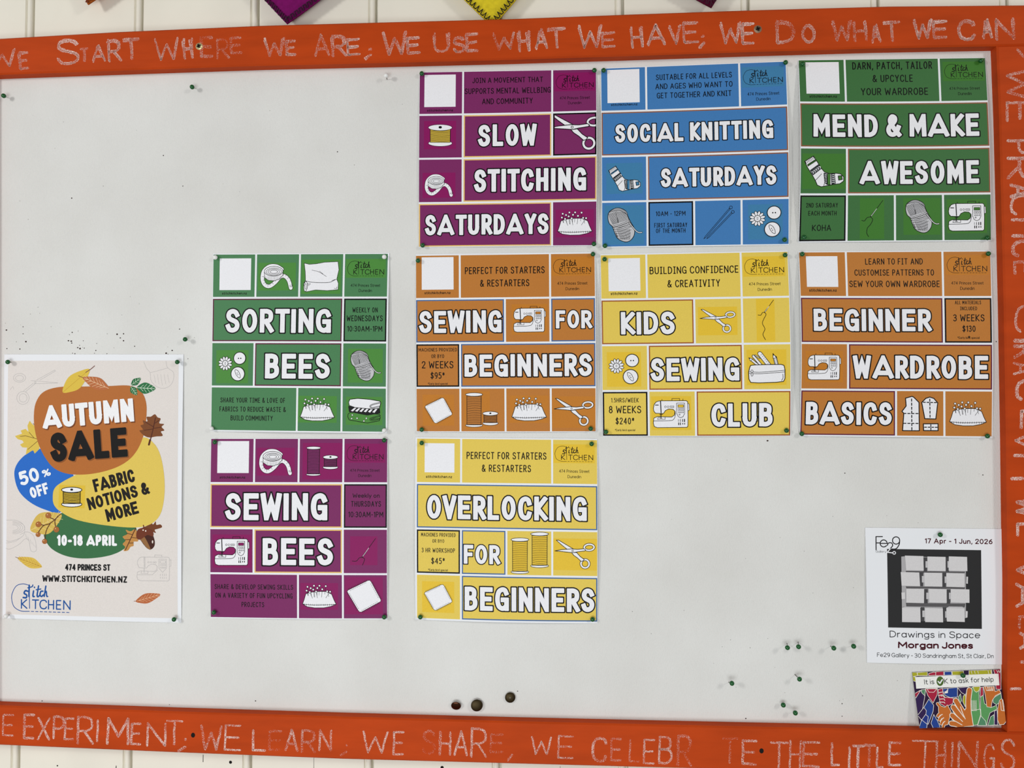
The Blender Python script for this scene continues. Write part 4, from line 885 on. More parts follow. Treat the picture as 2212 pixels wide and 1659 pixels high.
# ------------------------------------------------------------------ autumn sale poster (A4)
def leaf(k, base, tip, w, rgb, vein, n=5, lw=2.5):
    b, t = np.array(base, float), np.array(tip, float); d = t - b; L = np.linalg.norm(d); d /= L; u = np.array([-d[1], d[0]])
    P = [(0, 0), (.18, .62), (.42, 1), (.7, .72), (1, 0), (.75, -.66), (.45, -1), (.2, -.68)]
    k.fill([tuple(b + d * L * x + u * w / 2 * y) for x, y in P], rgb, smooth=True)
    if vein:
        k.line([b, t - d * L * .04], lw, vein)
        for i in range(1, n + 1):
            x = i / (n + 1.5)
            for s in (-1, 1):
                h = w / 2 * .8 * (1 - abs(x - .42) * 1.3); k.line([b + d * L * x, b + d * L * min(.97, x + .17) + u * s * h], lw * .7, vein)
        k.up()
def build_autumn():
    s = Sheet('poster', (0, 750, .36778), [(25, 42), (1078, 42), (15, 1592), (1065, 1618)], 210, 297, dict(r=.0015, b=.0012), 'tall white AUTUMN SALE poster with coloured leaf shapes at left', 'poster', None)
    def part(name, layer, fn, parent=None):
        k = Ink(s, layer).crop(); fn(k); return k.build(name, parent or s.root)
    bgc = (226, 219, 214)
    bg = part('printed_background', 1, lambda k: k.fill([(48, 80), (1050, 78), (1044, 1592), (34, 1568)], bgc))
    lg = (188, 184, 182)
    def sk1(k):
        for a, b in (((182, 196), (340, 209)), ((200, 214), (338, 211)), ((215, 193), (322, 134)), ((236, 193), (326, 140)), ((322, 134), (326, 140)), ((212, 210), (150, 262)), ((195, 212), (138, 258))): k.line([a, b], 2.2, lg)
        k.line(ell(115, 180, 36, 26), 2.2, lg, closed=True); k.line(ell(115, 182, 24, 16), 2.2, lg, closed=True); k.line(ell(135, 298, 36, 38), 2.2, lg, closed=True); k.line(ell(136, 298, 23, 25), 2.2, lg, closed=True); k.line(ell(207, 206, 5, 5, n=10), 2, lg, closed=True)
        k.line([(60, 250), (75, 232), (82, 248)], 1.8, lg, smooth=True)
    def sk2(k):
        for r in (1, .82, .64, .46): k.line(ell(75, 1060, 72 * r, 36 * r, -90, 90) if r < 2 else [], 2.2, lg)
        k.line([(38, 1015), (100, 1018), (140, 1045), (145, 1090), (120, 1120), (60, 1140), (38, 1136)], 2.2, lg, smooth=True)
        k.line([(120, 1100), (160, 1085), (200, 1110), (216, 1190), (184, 1196), (172, 1140), (150, 1125), (110, 1160), (60, 1185), (36, 1182)], 2.2, lg, smooth=True); k.line([(36, 1150), (90, 1140), (130, 1112)], 2, lg, smooth=True)
        for i in range(5): k.line([(150 + i * 14, 1095 + i * 17), (160 + i * 13, 1130 + i * 12)], 1.6, lg)
    def sk3(k):
        k.line([(845, 85), (862, 125), (882, 150), (890, 200), (930, 236), (980, 238), (1015, 205), (1020, 150), (985, 120), (975, 82)], 2, lg, smooth=True)
        for i in range(5): k.line([(905 + i * 20, 160), (915 + i * 20, 225 - abs(i - 2) * 8)], 1.5, lg)
        k.line([(882, 150), (940, 135), (985, 122)], 2, lg, smooth=True)
    def sk4(k):
        k.up().place((98, 900, 398, 1152), (808, 1218, 1005, 1374)); w = 3.6
        for p in ([(255, 922), (255, 903), (318, 903), (318, 922)], [(383, 945), (398, 945), (398, 1005), (386, 1008)]): k.line(p, w, lg)
        k.line([(140, 924), (372, 921), (384, 930), (386, 1040), (384, 1135), (375, 1146), (130, 1148), (106, 1138), (99, 1110), (103, 1068), (130, 1055), (252, 1058), (274, 1042), (279, 1010), (262, 993), (228, 990), (200, 1003), (184, 1028), (118, 1026), (101, 985), (106, 955), (122, 932)], w, lg, closed=True)
        k.line([(160, 922), (164, 1020)], w, lg); k.line([(168, 922), (170, 1020)], w, lg); k.line([(293, 941), (358, 941), (358, 1028), (325, 1065), (293, 1028)], w, lg, closed=True); k.line([(304, 955), (350, 955), (350, 977), (304, 977)], w, lg, closed=True)
        for x in (311, 328, 345):
            for y in (995, 1020): k.line(ell(x, y, 6, 7, n=8), w * .8, lg, closed=True)
        for x in (200, 222, 246, 262): k.line(ell(x, 972, 7, 7, n=8), w * .8, lg, closed=True)
        for i in range(4): k.line([(306 + i * 17, 1080), (306 + i * 17, 1098)], w, lg); k.line([(306 + i * 17, 1110), (306 + i * 17, 1124)], w, lg)
        k.line([(101, 1092), (235, 1089), (280, 1046)], w, lg); k.line([(163, 1028), (163, 1068)], w * 1.5, lg); k.line([(142, 1056), (196, 1056), (196, 1078), (134, 1078)], w, lg, closed=True)
    for nm, fn in (('sketched_scissors', sk1), ('sketched_tape', sk2), ('sketched_yarn', sk3), ('sketched_machine', sk4)): part(nm, 3, fn, bg)
    part('green_shape', 4, lambda k: k.fill([(258, 1085), (272, 1140), (315, 1190), (400, 1228), (510, 1240), (640, 1224), (730, 1185), (790, 1120), (800, 1055), (700, 990), (500, 950), (360, 975), (280, 1030)], (60, 112, 72), smooth=True))
    part('blue_shape', 5, lambda k: k.fill([(85, 755), (98, 690), (150, 632), (230, 596), (330, 640), (432, 748), (415, 850), (360, 968), (270, 955), (180, 912), (112, 845)], (40, 108, 200), smooth=True))
    def dl(name, layer, fn): part(name, layer, fn)
    dl('printed_leaf', 6, lambda k: leaf(k, (180, 1075), (365, 985), 130, (214, 182, 88), (238, 214, 150), 6))
    def maple(k):
        k.fill([(88, 522), (112, 514), (130, 508), (122, 490), (150, 480), (168, 498), (162, 460), (175, 432), (190, 452), (215, 470), (240, 540), (230, 600), (205, 625), (196, 606), (185, 610), (152, 632), (156, 606), (160, 590), (132, 588), (118, 572), (140, 560), (132, 548), (105, 540)], (222, 192, 84))
        for p in ([(240, 500), (195, 448)], [(240, 545), (150, 520), (118, 524)], [(240, 536), (165, 600)], [(200, 532), (172, 500)]): k.line(p, 3, (120, 90, 40))
    dl('printed_leaf', 6, maple)
    def oak(k):
        k.fill([(795, 1068), (770, 1080), (742, 1072), (752, 1096), (724, 1112), (740, 1135), (724, 1155), (738, 1172), (730, 1195), (756, 1192), (770, 1172), (788, 1165), (788, 1142), (815, 1138), (808, 1112), (824, 1098), (808, 1082)], (196, 140, 74), smooth=True); k.line([(800, 1062), (740, 1190)], 5, (84, 44, 26))
        for a, b in (((782, 1100), (748, 1092)), ((770, 1128), (738, 1130)), ((776, 1116), (806, 1120)), ((760, 1150), (788, 1148))): k.line([a, b], 3.5, (84, 44, 26))
    dl('printed_leaf', 6, oak)
    dl('printed_leaf', 6, lambda k: k.fill([(838, 1062), (870, 1046), (888, 1024), (902, 1040), (918, 1022), (922, 1042), (946, 1040), (955, 1056), (930, 1066), (912, 1072), (918, 1090), (888, 1078), (862, 1082)], (116, 64, 36), smooth=True))
    part('yellow_shape', 14, lambda k: k.fill([(312, 885), (322, 830), (370, 790), (470, 740), (600, 690), (740, 600), (840, 530), (910, 568), (950, 650), (970, 780), (966, 900), (940, 990), (880, 1042), (780, 1058), (600, 1042), (450, 1012), (362, 968), (322, 930)], (226, 198, 92), smooth=True))
    part('orange_shape', 16, lambda k: k.fill([(200, 400), (213, 322), (258, 262), (350, 234), (500, 231), (640, 228), (760, 226), (828, 258), (860, 325), (861, 420), (842, 530), (800, 618), (735, 680), (640, 722), (520, 746), (405, 744), (322, 712), (268, 650), (228, 570), (206, 485)], (182, 108, 50), smooth=True))
    def d1(k):
        leaf(k, (370, 265), (528, 130), 92, (222, 190, 72), (200, 160, 50), 0); k.line([(505, 148), (535, 128), (556, 110)], 4, (120, 70, 60), smooth=True); k.up()
    def d2(k):
        leaf(k, (640, 242), (488, 178), 72, (186, 108, 62), (238, 200, 160), 6); k.line([(492, 180), (462, 168)], 3, (120, 60, 40)); k.up()
    def d3(k):
        leaf(k, (772, 222), (828, 182), 40, (40, 108, 66), (210, 230, 200), 3, 2); leaf(k, (805, 238), (915, 244), 66, (40, 112, 66), (226, 240, 220), 4); leaf(k, (770, 232), (806, 282), 40, (46, 112, 68), (210, 230, 200), 3, 2)
    def d4(k):
        k.fill([(880, 530), (848, 518), (822, 490), (842, 484), (828, 460), (846, 452), (842, 430), (868, 436), (864, 410), (888, 408), (912, 394), (928, 412), (946, 420), (938, 446), (966, 452), (952, 468), (968, 488), (948, 496), (958, 520), (920, 524)], (124, 72, 38), smooth=True)
        k.line([(916, 415), (898, 500), (878, 572)], 6, (84, 40, 24), smooth=True)
        for a, b in (((902, 480), (850, 488)), ((905, 468), (858, 440)), ((905, 476), (950, 470)), ((908, 450), (936, 430))): k.line([a, b], 4, (84, 40, 24))
        k.up(); k.line([(885, 545), (878, 572)], 11, (84, 40, 24)); k.up()
    def d5(k):
        br = (96, 58, 34)
        for p in ([(360, 978), (300, 1032), (255, 1050), (220, 1098)], [(342, 992), (325, 1020), (332, 1068)], [(300, 1030), (275, 1075), (265, 1130)], [(318, 1010), (295, 1000)], [(262, 1046), (235, 1040)]): k.line(p, 5, br, smooth=True)
        k.up()
        for x, y, r in ((286, 988, 17), (228, 1040, 17), (334, 1070, 17), (226, 1100, 14), (265, 1140, 15)): k.disc(x, y, r, (168, 104, 54), 0); k.disc(x - 5, y - 5, 3, (232, 196, 150), 0)
    def d6(k):
        k.fill([(820, 1105), (835, 1140), (868, 1180), (895, 1184), (912, 1160), (908, 1120), (885, 1085)], (70, 36, 28), smooth=True); k.fill([(826, 1120), (845, 1150), (868, 1178), (888, 1184), (850, 1110)], (148, 104, 62), smooth=True); k.disc(900, 1142, 4, (240, 230, 220), 0, 9)
        k.fill([(804, 1108), (812, 1072), (845, 1060), (890, 1070), (905, 1090), (900, 1110), (870, 1102), (835, 1125), (815, 1128)], (112, 54, 34), smooth=True); k.line([(850, 1062), (846, 1045)], 6, (112, 54, 34)); k.disc(845, 1073, 4, (250, 240, 230), 0); k.disc(860, 1078, 4, (250, 240, 230), 0)
    def d7(k):
        leaf(k, (248, 1290), (105, 1236), 62, (222, 188, 84), (180, 130, 50), 7, 2); k.line([(110, 1240), (92, 1232)], 3, (120, 80, 50))
    def d8(k):
        leaf(k, (800, 1492), (944, 1452), 58, (186, 104, 62), (238, 190, 150), 6, 2); k.line([(806, 1490), (790, 1490)], 3, (150, 80, 50)); k.up()
    for nm, L, fn in (('printed_leaf', 18, d1), ('printed_leaf', 21, d2), ('printed_leaf', 18, d3), ('printed_leaf', 18, d4), ('printed_berries', 18, d5), ('printed_acorn', 18, d6), ('printed_leaf', 3, d7), ('printed_leaf', 3, d8)): part(nm, L, fn)
    sh = ((6, 7), (120, 66, 34))
    sp = Ink(s, 16).crop(); sp.fill([(350, 808), (504, 812), (500, 946), (345, 942)], (226, 190, 60)); d_spool(sp, 364, 822, 484, 938, 10, (232, 196, 60), True); sp.build('drawing', s.root)
    part('title_lettering', 26, lambda k: k.bold('AUTUMN', (256, 480), (792, 434), 134, (244, 244, 246), .235, .08, sh))
    part('title_lettering', 26, lambda k: k.bold('SALE', (305, 676), (755, 642), 172, (16, 14, 14), .25, .08, ((6, 6), (140, 82, 40))))
    part('discount_lettering', 26, lambda k: k.bold('50', (126, 816), (240, 782), 84, (240, 244, 250), .22, .09, None, 'round'))
    part('discount_lettering', 26, lambda k: k.bold('%', (256, 766), (304, 752), 44, (240, 244, 250), .2, .05, None, 'round'))
    part('discount_lettering', 26, lambda k: k.bold('OFF', (188, 890), (294, 856), 66, (240, 244, 250), .23, .08))
    part('goods_lettering', 26, lambda k: k.bold('FABRIC', (562, 852), (800, 788), 76, (30, 26, 24), .21, .09))
    part('goods_lettering', 26, lambda k: k.bold('NOTIONS &', (528, 958), (886, 858), 72, (30, 26, 24), .21, .09))
    part('goods_lettering', 26, lambda k: k.bold('MORE', (636, 1026), (822, 974), 74, (30, 26, 24), .215, .09))
    part('date_lettering', 26, lambda k: k.bold('10-18 APRIL', (338, 1165), (692, 1166), 64, (244, 244, 246), .24, .08, None, 'round'))
    part('address_lettering', 26, lambda k: k.bold('474 PRINCES ST', (386, 1310), (652, 1312), 38, (18, 18, 20), .19, .06, None, 'round'))
    part('address_lettering', 26, lambda k: k.bold('WWW.STITCHKITCHEN.NZ', (252, 1376), (750, 1382), 38, (18, 18, 20), .19, .14, None, 'round'))
    part('logo', 4, lambda k: d_logo(k, (68, 1390, 418, 1553), (30, 84, 156), 1.15))
    return s
AUT = build_autumn()

# ------------------------------------------------------------------ gallery flyer and help card
def build_flyer():
    s = Sheet('flyer', (1840, 1120, .28927), [(100, 68), (1135, 78), (113, 1076), (1140, 1090)], 153, 151, dict(l=.001, b=.0018, r=.0005), 'white square gallery flyer with a dark picture of pale boxes', 'flyer', None)
    ph = Ink(s, 1).crop(); ph.fill([(262, 227), (965, 236), (968, 823), (268, 812)], (46, 46, 47)); pic = ph.build('picture', s.root)
    k = Ink(s, 4).crop()
    k.fill([(368, 284), (410, 280), (850, 300), (848, 740), (800, 755), (372, 768)], (176, 174, 176))
    for y0, y1 in ((390, 404), (505, 520), (628, 655)): k.fill([(400, y0), (845, y0 + 6), (840, y1 + 6), (404, y1)], (92, 90, 92))
    for x, y in ((532, 290), (697, 290), (502, 400), (672, 405), (535, 525), (703, 528), (508, 660), (674, 660)): k.fill([(x, y), (x + 30, y), (x + 28, y + 105), (x, y + 105)], (72, 71, 73))
    for x, y in ((548, 318), (712, 318), (520, 428), (690, 432), (552, 552), (722, 552), (522, 685), (692, 690)): k.fill([(x, y), (x + 26, y), (x + 26, y + 48), (x, y + 48)], (196, 194, 196))
    for q in ([(394, 276), (532, 280), (534, 388), (402, 384)], [(562, 283), (698, 286), (698, 392), (564, 388)], [(722, 282), (858, 286), (860, 392), (720, 388)], [(362, 398), (500, 402), (506, 504), (368, 500)], [(537, 403), (672, 405), (672, 507), (540, 504)],
              [(702, 405), (838, 408), (838, 512), (704, 508)], [(402, 522), (536, 524), (534, 630), (402, 626)], [(570, 522), (704, 526), (704, 628), (572, 624)], [(735, 524), (874, 528), (874, 628), (735, 624)], [(370, 664), (506, 666), (508, 772), (370, 770)], [(540, 664), (674, 668), (676, 772), (542, 770)], [(700, 666), (836, 670), (838, 770), (704, 766)], [(366, 550), (392, 548), (394, 598), (368, 600)], [(852, 432), (864, 434), (862, 486), (850, 484)], [(845, 688), (860, 690), (858, 736), (844, 740)]): k.fill(q, (214, 212, 213))
    k.fill([(368, 664), (392, 654), (512, 656), (506, 666)], (196, 194, 196)); k.fill([(700, 666), (720, 654), (820, 656), (836, 670)], (196, 194, 196))
    k.build('drawing', pic)
    k = Ink(s, 4).crop()
    for p in ([(180, 234), (180, 135), (228, 135)], [(180, 182), (212, 182)], [(212, 186), (262, 186)]): k.line(p, 7, (22, 20, 24))
    k.line(ell(237, 186, 26, 26, 0, -320), 7, (22, 20, 24)); k.line(ell(330, 164, 27, 27), 7, (22, 20, 24), closed=True); k.line([(357, 164), (352, 195), (330, 225), (295, 228)], 7, (22, 20, 24), smooth=True)
    k.line([(264, 200), (274, 183), (295, 182), (304, 198), (296, 214), (270, 240)], 7, (22, 20, 24), smooth=True); k.up(); k.line([(285, 226), (264, 252), (300, 256)], 7, WHITE, smooth=False); k.line(ell(315, 256, 10, 10), 6, WHITE, closed=True)
    k.text('Gallery', 177, 256, 238, 254, (90, 90, 92), .1); k.build('logo', s.root)
    red = (70, 16, 28); dk = (24, 24, 28)
    for nm, args in (('date_lettering', ('17 Apr - 1 Jun, 2026', (545, 186), (1050, 192), 38, red, .17, .14, None, 'round', .55)), ('title_lettering', ('Drawings in Space', (280, 885), (954, 893), 50, dk, .11, .17, None, 'round', .6)),
                     ('name_lettering', ('Morgan Jones', (341, 966), (901, 971), 50, red, .215, .09, None, 'round', .45)), ('address_lettering', ('Fe29 Gallery - 30 Sandringham St, St Clair, Dn', (187, 1032), (1057, 1042), 32, dk, .11, .13, None, 'round', .4))):
        k = Ink(s, 4).crop(); k.bold(*args); k.build(nm, s.root)
    return s
FLY = build_flyer()
def build_card():
    s = Sheet('notecard', (1940, 1430, .11754), [(255, 190), (1872, 133), (395, 1218), (1978, 1150)], 98, 62, dict(tilt=.009), 'small card of colourful reaching hands reading It is OK to ask for help', 'card', None, base=.0012)
    nav, plum, red, blu, ora, gr, gr2, yel, wh = (36, 52, 130), (50, 32, 78), (168, 34, 62), (36, 66, 142), (196, 108, 44), (92, 156, 92), (84, 138, 102), (172, 170, 44), (240, 234, 224)
    k = Ink(s, 1).crop(); k.fill([(255, 190), (1872, 133), (1978, 1150), (395, 1218)], (44, 26, 58)); bg = k.build('printed_background', s.root)
    k = Ink(s, 3).crop(); q = lambda *p: list(p)
    def H(pts, col, sm=False, lw=8): k.fill(pts, col, lw, wh, smooth=sm)
    a = s.mm(255, 190); k.box = (.2, .2, 97.8, 61.8)
    for pts, c in (([(255, 190), (345, 190), (360, 250), (300, 262), (268, 330)], yel), ([(350, 195), (535, 180), (540, 250), (360, 250)], yel), ([(560, 210), (650, 185), (690, 190), (690, 245), (560, 250)], red), ([(690, 180), (835, 170), (838, 245), (690, 250)], red), ([(850, 175), (980, 172), (985, 240), (850, 245)], blu), ([(990, 170), (1200, 165), (1200, 240), (995, 240)], yel), ([(1300, 155), (1560, 150), (1720, 140), (1725, 220), (1300, 235)], yel), ([(1750, 140), (1880, 130), (1890, 500), (1800, 500), (1770, 210)], red),
                   ([(262, 270), (310, 265), (325, 360), (268, 340)], yel), ([(285, 590), (400, 520), (380, 600), (300, 670)], red), ([(310, 680), (410, 520), (490, 620), (440, 900), (350, 970), (320, 800)], plum), ([(420, 510), (500, 500), (490, 620), (430, 560)], gr2), ([(500, 490), (720, 480), (715, 600), (640, 750), (540, 610)], red), ([(530, 490), (710, 490), (650, 555), (560, 550)], red),
                   ([(470, 830), (560, 680), (650, 790), (640, 900), (550, 1140), (500, 1100), (510, 900)], blu), ([(355, 975), (470, 830), (515, 890), (490, 1080), (420, 1060)], plum), ([(385, 1190), (430, 1050), (530, 1140), (520, 1215), (395, 1220)], blu), ([(600, 1120), (650, 960), (720, 1080), (770, 1200), (640, 1210)], blu), ([(430, 1060), (530, 1140), (550, 1000), (500, 960)], nav),
                   ([(730, 500), (810, 480), (830, 640), (1010, 660), (1000, 760), (870, 820), (770, 760), (740, 620)], red), ([(810, 490), (1085, 460), (1085, 640), (950, 650), (860, 610), (820, 540)], blu), ([(1090, 470), (1290, 450), (1230, 600), (1160, 560)], plum), ([(1100, 640), (1140, 580), (1160, 700), (1130, 760)], gr2), ([(1190, 620), (1230, 590), (1240, 700), (1225, 820), (1180, 720)], yel),
                   ([(1350, 460), (1500, 450), (1480, 560), (1490, 860), (1420, 890), (1340, 880), (1330, 560)], gr), ([(1370, 450), (1500, 445), (1480, 520), (1430, 550), (1390, 520)], yel), ([(1330, 890), (1500, 860), (1510, 960), (1450, 1150), (1350, 1160)], gr), ([(1510, 600), (1550, 570), (1580, 760), (1700, 830), (1800, 790), (1810, 860), (1680, 930), (1640, 1060), (1620, 1160), (1520, 1060), (1505, 800)], gr),
                   ([(1730, 660), (1880, 570), (1900, 700), (1800, 780), (1740, 740)], gr2), ([(1510, 460), (1550, 455), (1560, 600), (1500, 640)], red), ([(1640, 1160), (1690, 1000), (1750, 960), (1760, 1150)], gr2), ([(1450, 1160), (1510, 980), (1600, 1080), (1610, 1160)], gr2), ([(1760, 890), (1810, 880), (1820, 1150), (1755, 1150)], plum)): H(pts, c)
    for x in (780, 830): k.line([(730, 560 + x - 780), (800, 545 + x - 780)], 12, wh)
    for i in range(3): k.line(cr([(760 - 20 * i + 20, 620 + i * 55), (830, 612 + i * 60), (850, 650 + i * 50)]), 13, wh)
    for i in range(3): k.line([(905 - i * 20, 480 + i * 35), (900, 530 + i * 14), (850, 540 + i * 12)], 13, wh)
    for i in range(4): k.line([(1345 + i * 26, 700), (1360 + i * 22, 890)], 9, wh)
    for x in (1330, 1390, 1450, 1640, 1690): k.line([(x, 150), (x + 15, 205)], 8, wh)
    for x in (1800, 1835): k.line([(x, 145), (x + 20, 190), (x + 35, 145)], 8, wh)
    k.up()
    H([(1560, 450), (1600, 440), (1640, 445), (1760, 440), (1770, 535), (1850, 505), (1880, 560), (1780, 610), (1720, 700), (1700, 830), (1620, 815), (1590, 600)], ora)
    for i in range(4): k.line([(1595 + i * 38, 445), (1612 + i * 36, 515), (1640 + i * 32, 520), (1645 + i * 33, 445)], 9, wh)
    k.up()
    H([(1820, 850), (1850, 700), (1890, 665), (1915, 690), (1960, 950), (1978, 1080), (1930, 1140), (1850, 1145), (1815, 1050)], ora); k.line([(1870, 720), (1885, 880), (1930, 890), (1905, 690)], 10, wh); k.line([(1945, 890), (1950, 760)], 10, wh); k.up()
    def hand(palm, fingers, w, o=15):
        for f in fingers: k.raw(stroke([k.tf(q) for q in cr(f)], (w + o * 2) * k.k), wh)
        k.raw(stroke([k.tf(q) for q in palm], o * 2 * k.k, 'round', True), wh); k.up()
        k.raw([[k.tf(q) for q in palm]], ora)
        for f in fingers: k.raw(stroke([k.tf(q) for q in cr(f)], w * k.k), ora)
        k.up()
        for a, b in zip(fingers, fingers[1:]):
            if len(a) == 3 and len(b) == 3: k.line([((a[0][0] + b[0][0]) / 2, (a[0][1] + b[0][1]) / 2), ((a[1][0] + b[1][0]) / 2, (a[1][1] + b[1][1]) / 2), ((a[2][0] + b[2][0]) / 2, (a[2][1] + b[2][1]) / 2)], 13, wh, smooth=True)
        k.up()
    hand([(735, 790), (770, 800), (850, 830), (895, 785), (960, 905), (900, 1140), (850, 1150), (790, 1020), (735, 900)], [[(790, 925), (750, 945), (718, 985)], [(815, 985), (775, 1010), (745, 1055)], [(840, 1050), (802, 1080), (778, 1128)], [(860, 1110), (832, 1140), (815, 1190)], [(790, 850), (715, 760)]], 42, 8)
    hand([(1235, 850), (1315, 800), (1330, 930), (1365, 1160), (1170, 1180), (1150, 1080), (1165, 960)], [[(1215, 960), (1130, 830), (1052, 705)], [(1180, 1050), (1090, 935), (1005, 825)], [(1165, 1120), (1070, 1050), (985, 975)], [(1160, 1175), (1060, 1135), (970, 1120)], [(1285, 900), (1280, 700), (1300, 510)]], 84, 12)
    k.up(); k.box = None
    k.build('hands', bg)
    k = Ink(s, 26).crop(); k.fill([(312, 272), (1842, 212), (1860, 425), (330, 488)], (240, 240, 236)); bn = k.build('banner', s.root); ink_c = (44, 48, 46)
    k = Ink(s, 28).crop(); k.bold('It is', (482, 410), (665, 404), 92, ink_c, .12, .14, None, 'round', .42); k.bold('K to ask for help', (848, 396), (1755, 360), 92, ink_c, .12, .13, None, 'round', .45)
    k.disc(768, 350, 66, (74, 104, 44), 0, 88); k.line([(732, 355), (764, 390), (806, 325)], 22, WHITE); k.build('lettering', bn); return s
CARD = build_card()

# ------------------------------------------------------------------ push pins
HEADS = {}
def make_pin(col):
    root = empty('push_pin', (0, 0, 0)); r = .0026
    bm = bmesh.new(); bmesh.ops.create_uvsphere(bm, u_segments=20, v_segments=14, radius=r)
    for v in bm.verts:
        v.co.y *= .9
        if v.co.y > 0: v.co.x *= 1 - .12 * v.co.y / r; v.co.z *= 1 - .12 * v.co.y / r
    h = bm_obj('pin_head', bm, GREEN_P if col == 'green' else WHITE_P, root)
    bm = bmesh.new(); bmesh.ops.create_cone(bm, segments=10, radius1=.00042, radius2=.00042, depth=.012, cap_ends=True, matrix=Matrix.Translation((0, .0075, 0)) @ Matrix.Rotation(PI / 2, 4, 'X'))
    bm_obj('pin_shaft', bm, STEEL, root); return root
protos = {'green': make_pin('green'), 'white': make_pin('white')}; used = set()
def pin(col, px, py, label, stand=.0035, dx=0, dz=0, group='ball headed push pins', ft=None):
    """head seen at photo pixel; stand = distance head centre - surface; dx, dz lean of the shaft foot in mm, or ft = where the shaft enters the board"""
    pr = protos[col]
    if col not in used: o = pr; used.add(col)
    else:
        o = pr.copy(); C.objects.link(o)
        for ch in pr.children: c = ch.copy(); C.objects.link(c); c.parent = o
    c = at(px, py, stand); o.location = c
    foot = at(*ft) if ft else Vector((c.x + dx / 1000, 0.0, c.z + dz / 1000)); o.rotation_euler = (foot - c).to_track_quat('Y', 'Z').to_euler()
    props(o, label, 'push pin', group); return o
CN = ('top left', 'top right', 'bottom left', 'bottom right')
SETS = [('white', 'green SORTING BEES poster', ((465, 556), (830, 555), (457, 926), (830, 930)), SORT), ('green', 'purple SEWING BEES poster', ((464, 955), (830, 951), (462, 1323), (830, 1333)), SEWB),
        ('green', 'purple SLOW STITCHING poster', ((911, 159), (1284, 152), (913, 530), (1283, 527)), SLOW), ('green', 'blue SOCIAL KNITTING poster', ((1304, 152), (1697, 135), (1307, 531), (1695, 518)), SOC),
        ('green', 'dark green MEND & MAKE poster', ((1734, 138), (2119, 131), (1737, 513), (2133, 514)), MEND), ('green', 'orange SEWING FOR BEGINNERS poster', ((903, 563), (1281, 549), (911, 928), (1276, 926)), SFB),
        ('green', 'yellow KIDS SEWING CLUB poster', ((1306, 560), (1696, 551), (1309, 933), (1699, 930)), KIDS), ('green', 'orange BEGINNER WARDROBE poster', ((1733, 549), (2135, 548), (1732, 937), (2133, 942)), WARD),
        ('green', 'yellow OVERLOCKING poster', ((911, 957), (1278, 959), (908, 1333), (1280, 1338)), OVER)]
for col, nm, pts, sh in SETS:
    for cn, (x, y) in zip(CN, pts): pin(col, x, y, '%s round push pin in the %s corner of the %s' % (col, cn, nm), .0042, random.uniform(-.4, .4), random.uniform(-.3, .5))
for col, cn, (x, y) in (('green', 'top left', (17, 782)), ('green', 'top right', (383, 782)), ('white', 'bottom left', (13, 1331)), ('green', 'bottom right', (376, 1338))): pin(col, x, y, '%s round push pin in the %s corner of the AUTUMN SALE poster' % (col, cn), .006)
pin('green', 2031, 1155, 'green round push pin at the top middle of the gallery flyer', .0042); pin('green', 2080, 1459, 'green round push pin at the top of the colourful hands card', .006)
g2 = 'loose push pins on bare board'
pin('green', 8, 207, 'loose green pin in bare board at the top left, beside the frame corner', .007, .6, -.4, g2, (11, 209)); pin('green', 415, 188, 'loose green pin in bare board below the rail, under the cross-head screw', .007, .6, -.4, g2, (419, 190))
pin('green', 400, 733, 'loose green pin just above the right end of the AUTUMN SALE poster', .007, .6, -.3, g2, (404, 735)); pin('white', 834, 163, 'loose white pin in bare board, left of the SLOW STITCHING poster', .008, 1.6, -4.2, g2, (836, 172))
pin('green', 1701, 1399, 'left one of two loose green pins standing close together, bottom right', .0105, .3, 4.2, g2, (1700, 1390)); pin('green', 1725, 1397, 'right one of two loose green pins standing close together, bottom right', .0105, .5, 4.8, g2, (1724, 1387))
pin('green', 1801, 1400, 'loose green pin left of the one nearest the gallery flyer', .0105, -3.0, 2.0, g2, (1794, 1396)); pin('green', 1844, 1396, 'loose green pin nearest to the left edge of the gallery flyer', .0085, -.5, .2, g2, (1840, 1395))
pin('green', 1581, 1476, 'loose green pin furthest left of the bottom right cluster', .0105, -3.4, .6, g2, (1574, 1474)); pin('green', 1727, 1467, 'loose green pin leaning with its steel shaft showing, cluster centre', .0105, -4.8, 4.4, g2, (1717, 1457))
pin('green', 1692, 1523, 'upper of two loose green pins lowest on the board', .0055, -.4, .4, g2, (1690, 1522)); pin('green', 1718, 1540, 'lowest loose green pin, just above the bottom rail', .0085, -1.2, 1.0, g2, (1714, 1537))

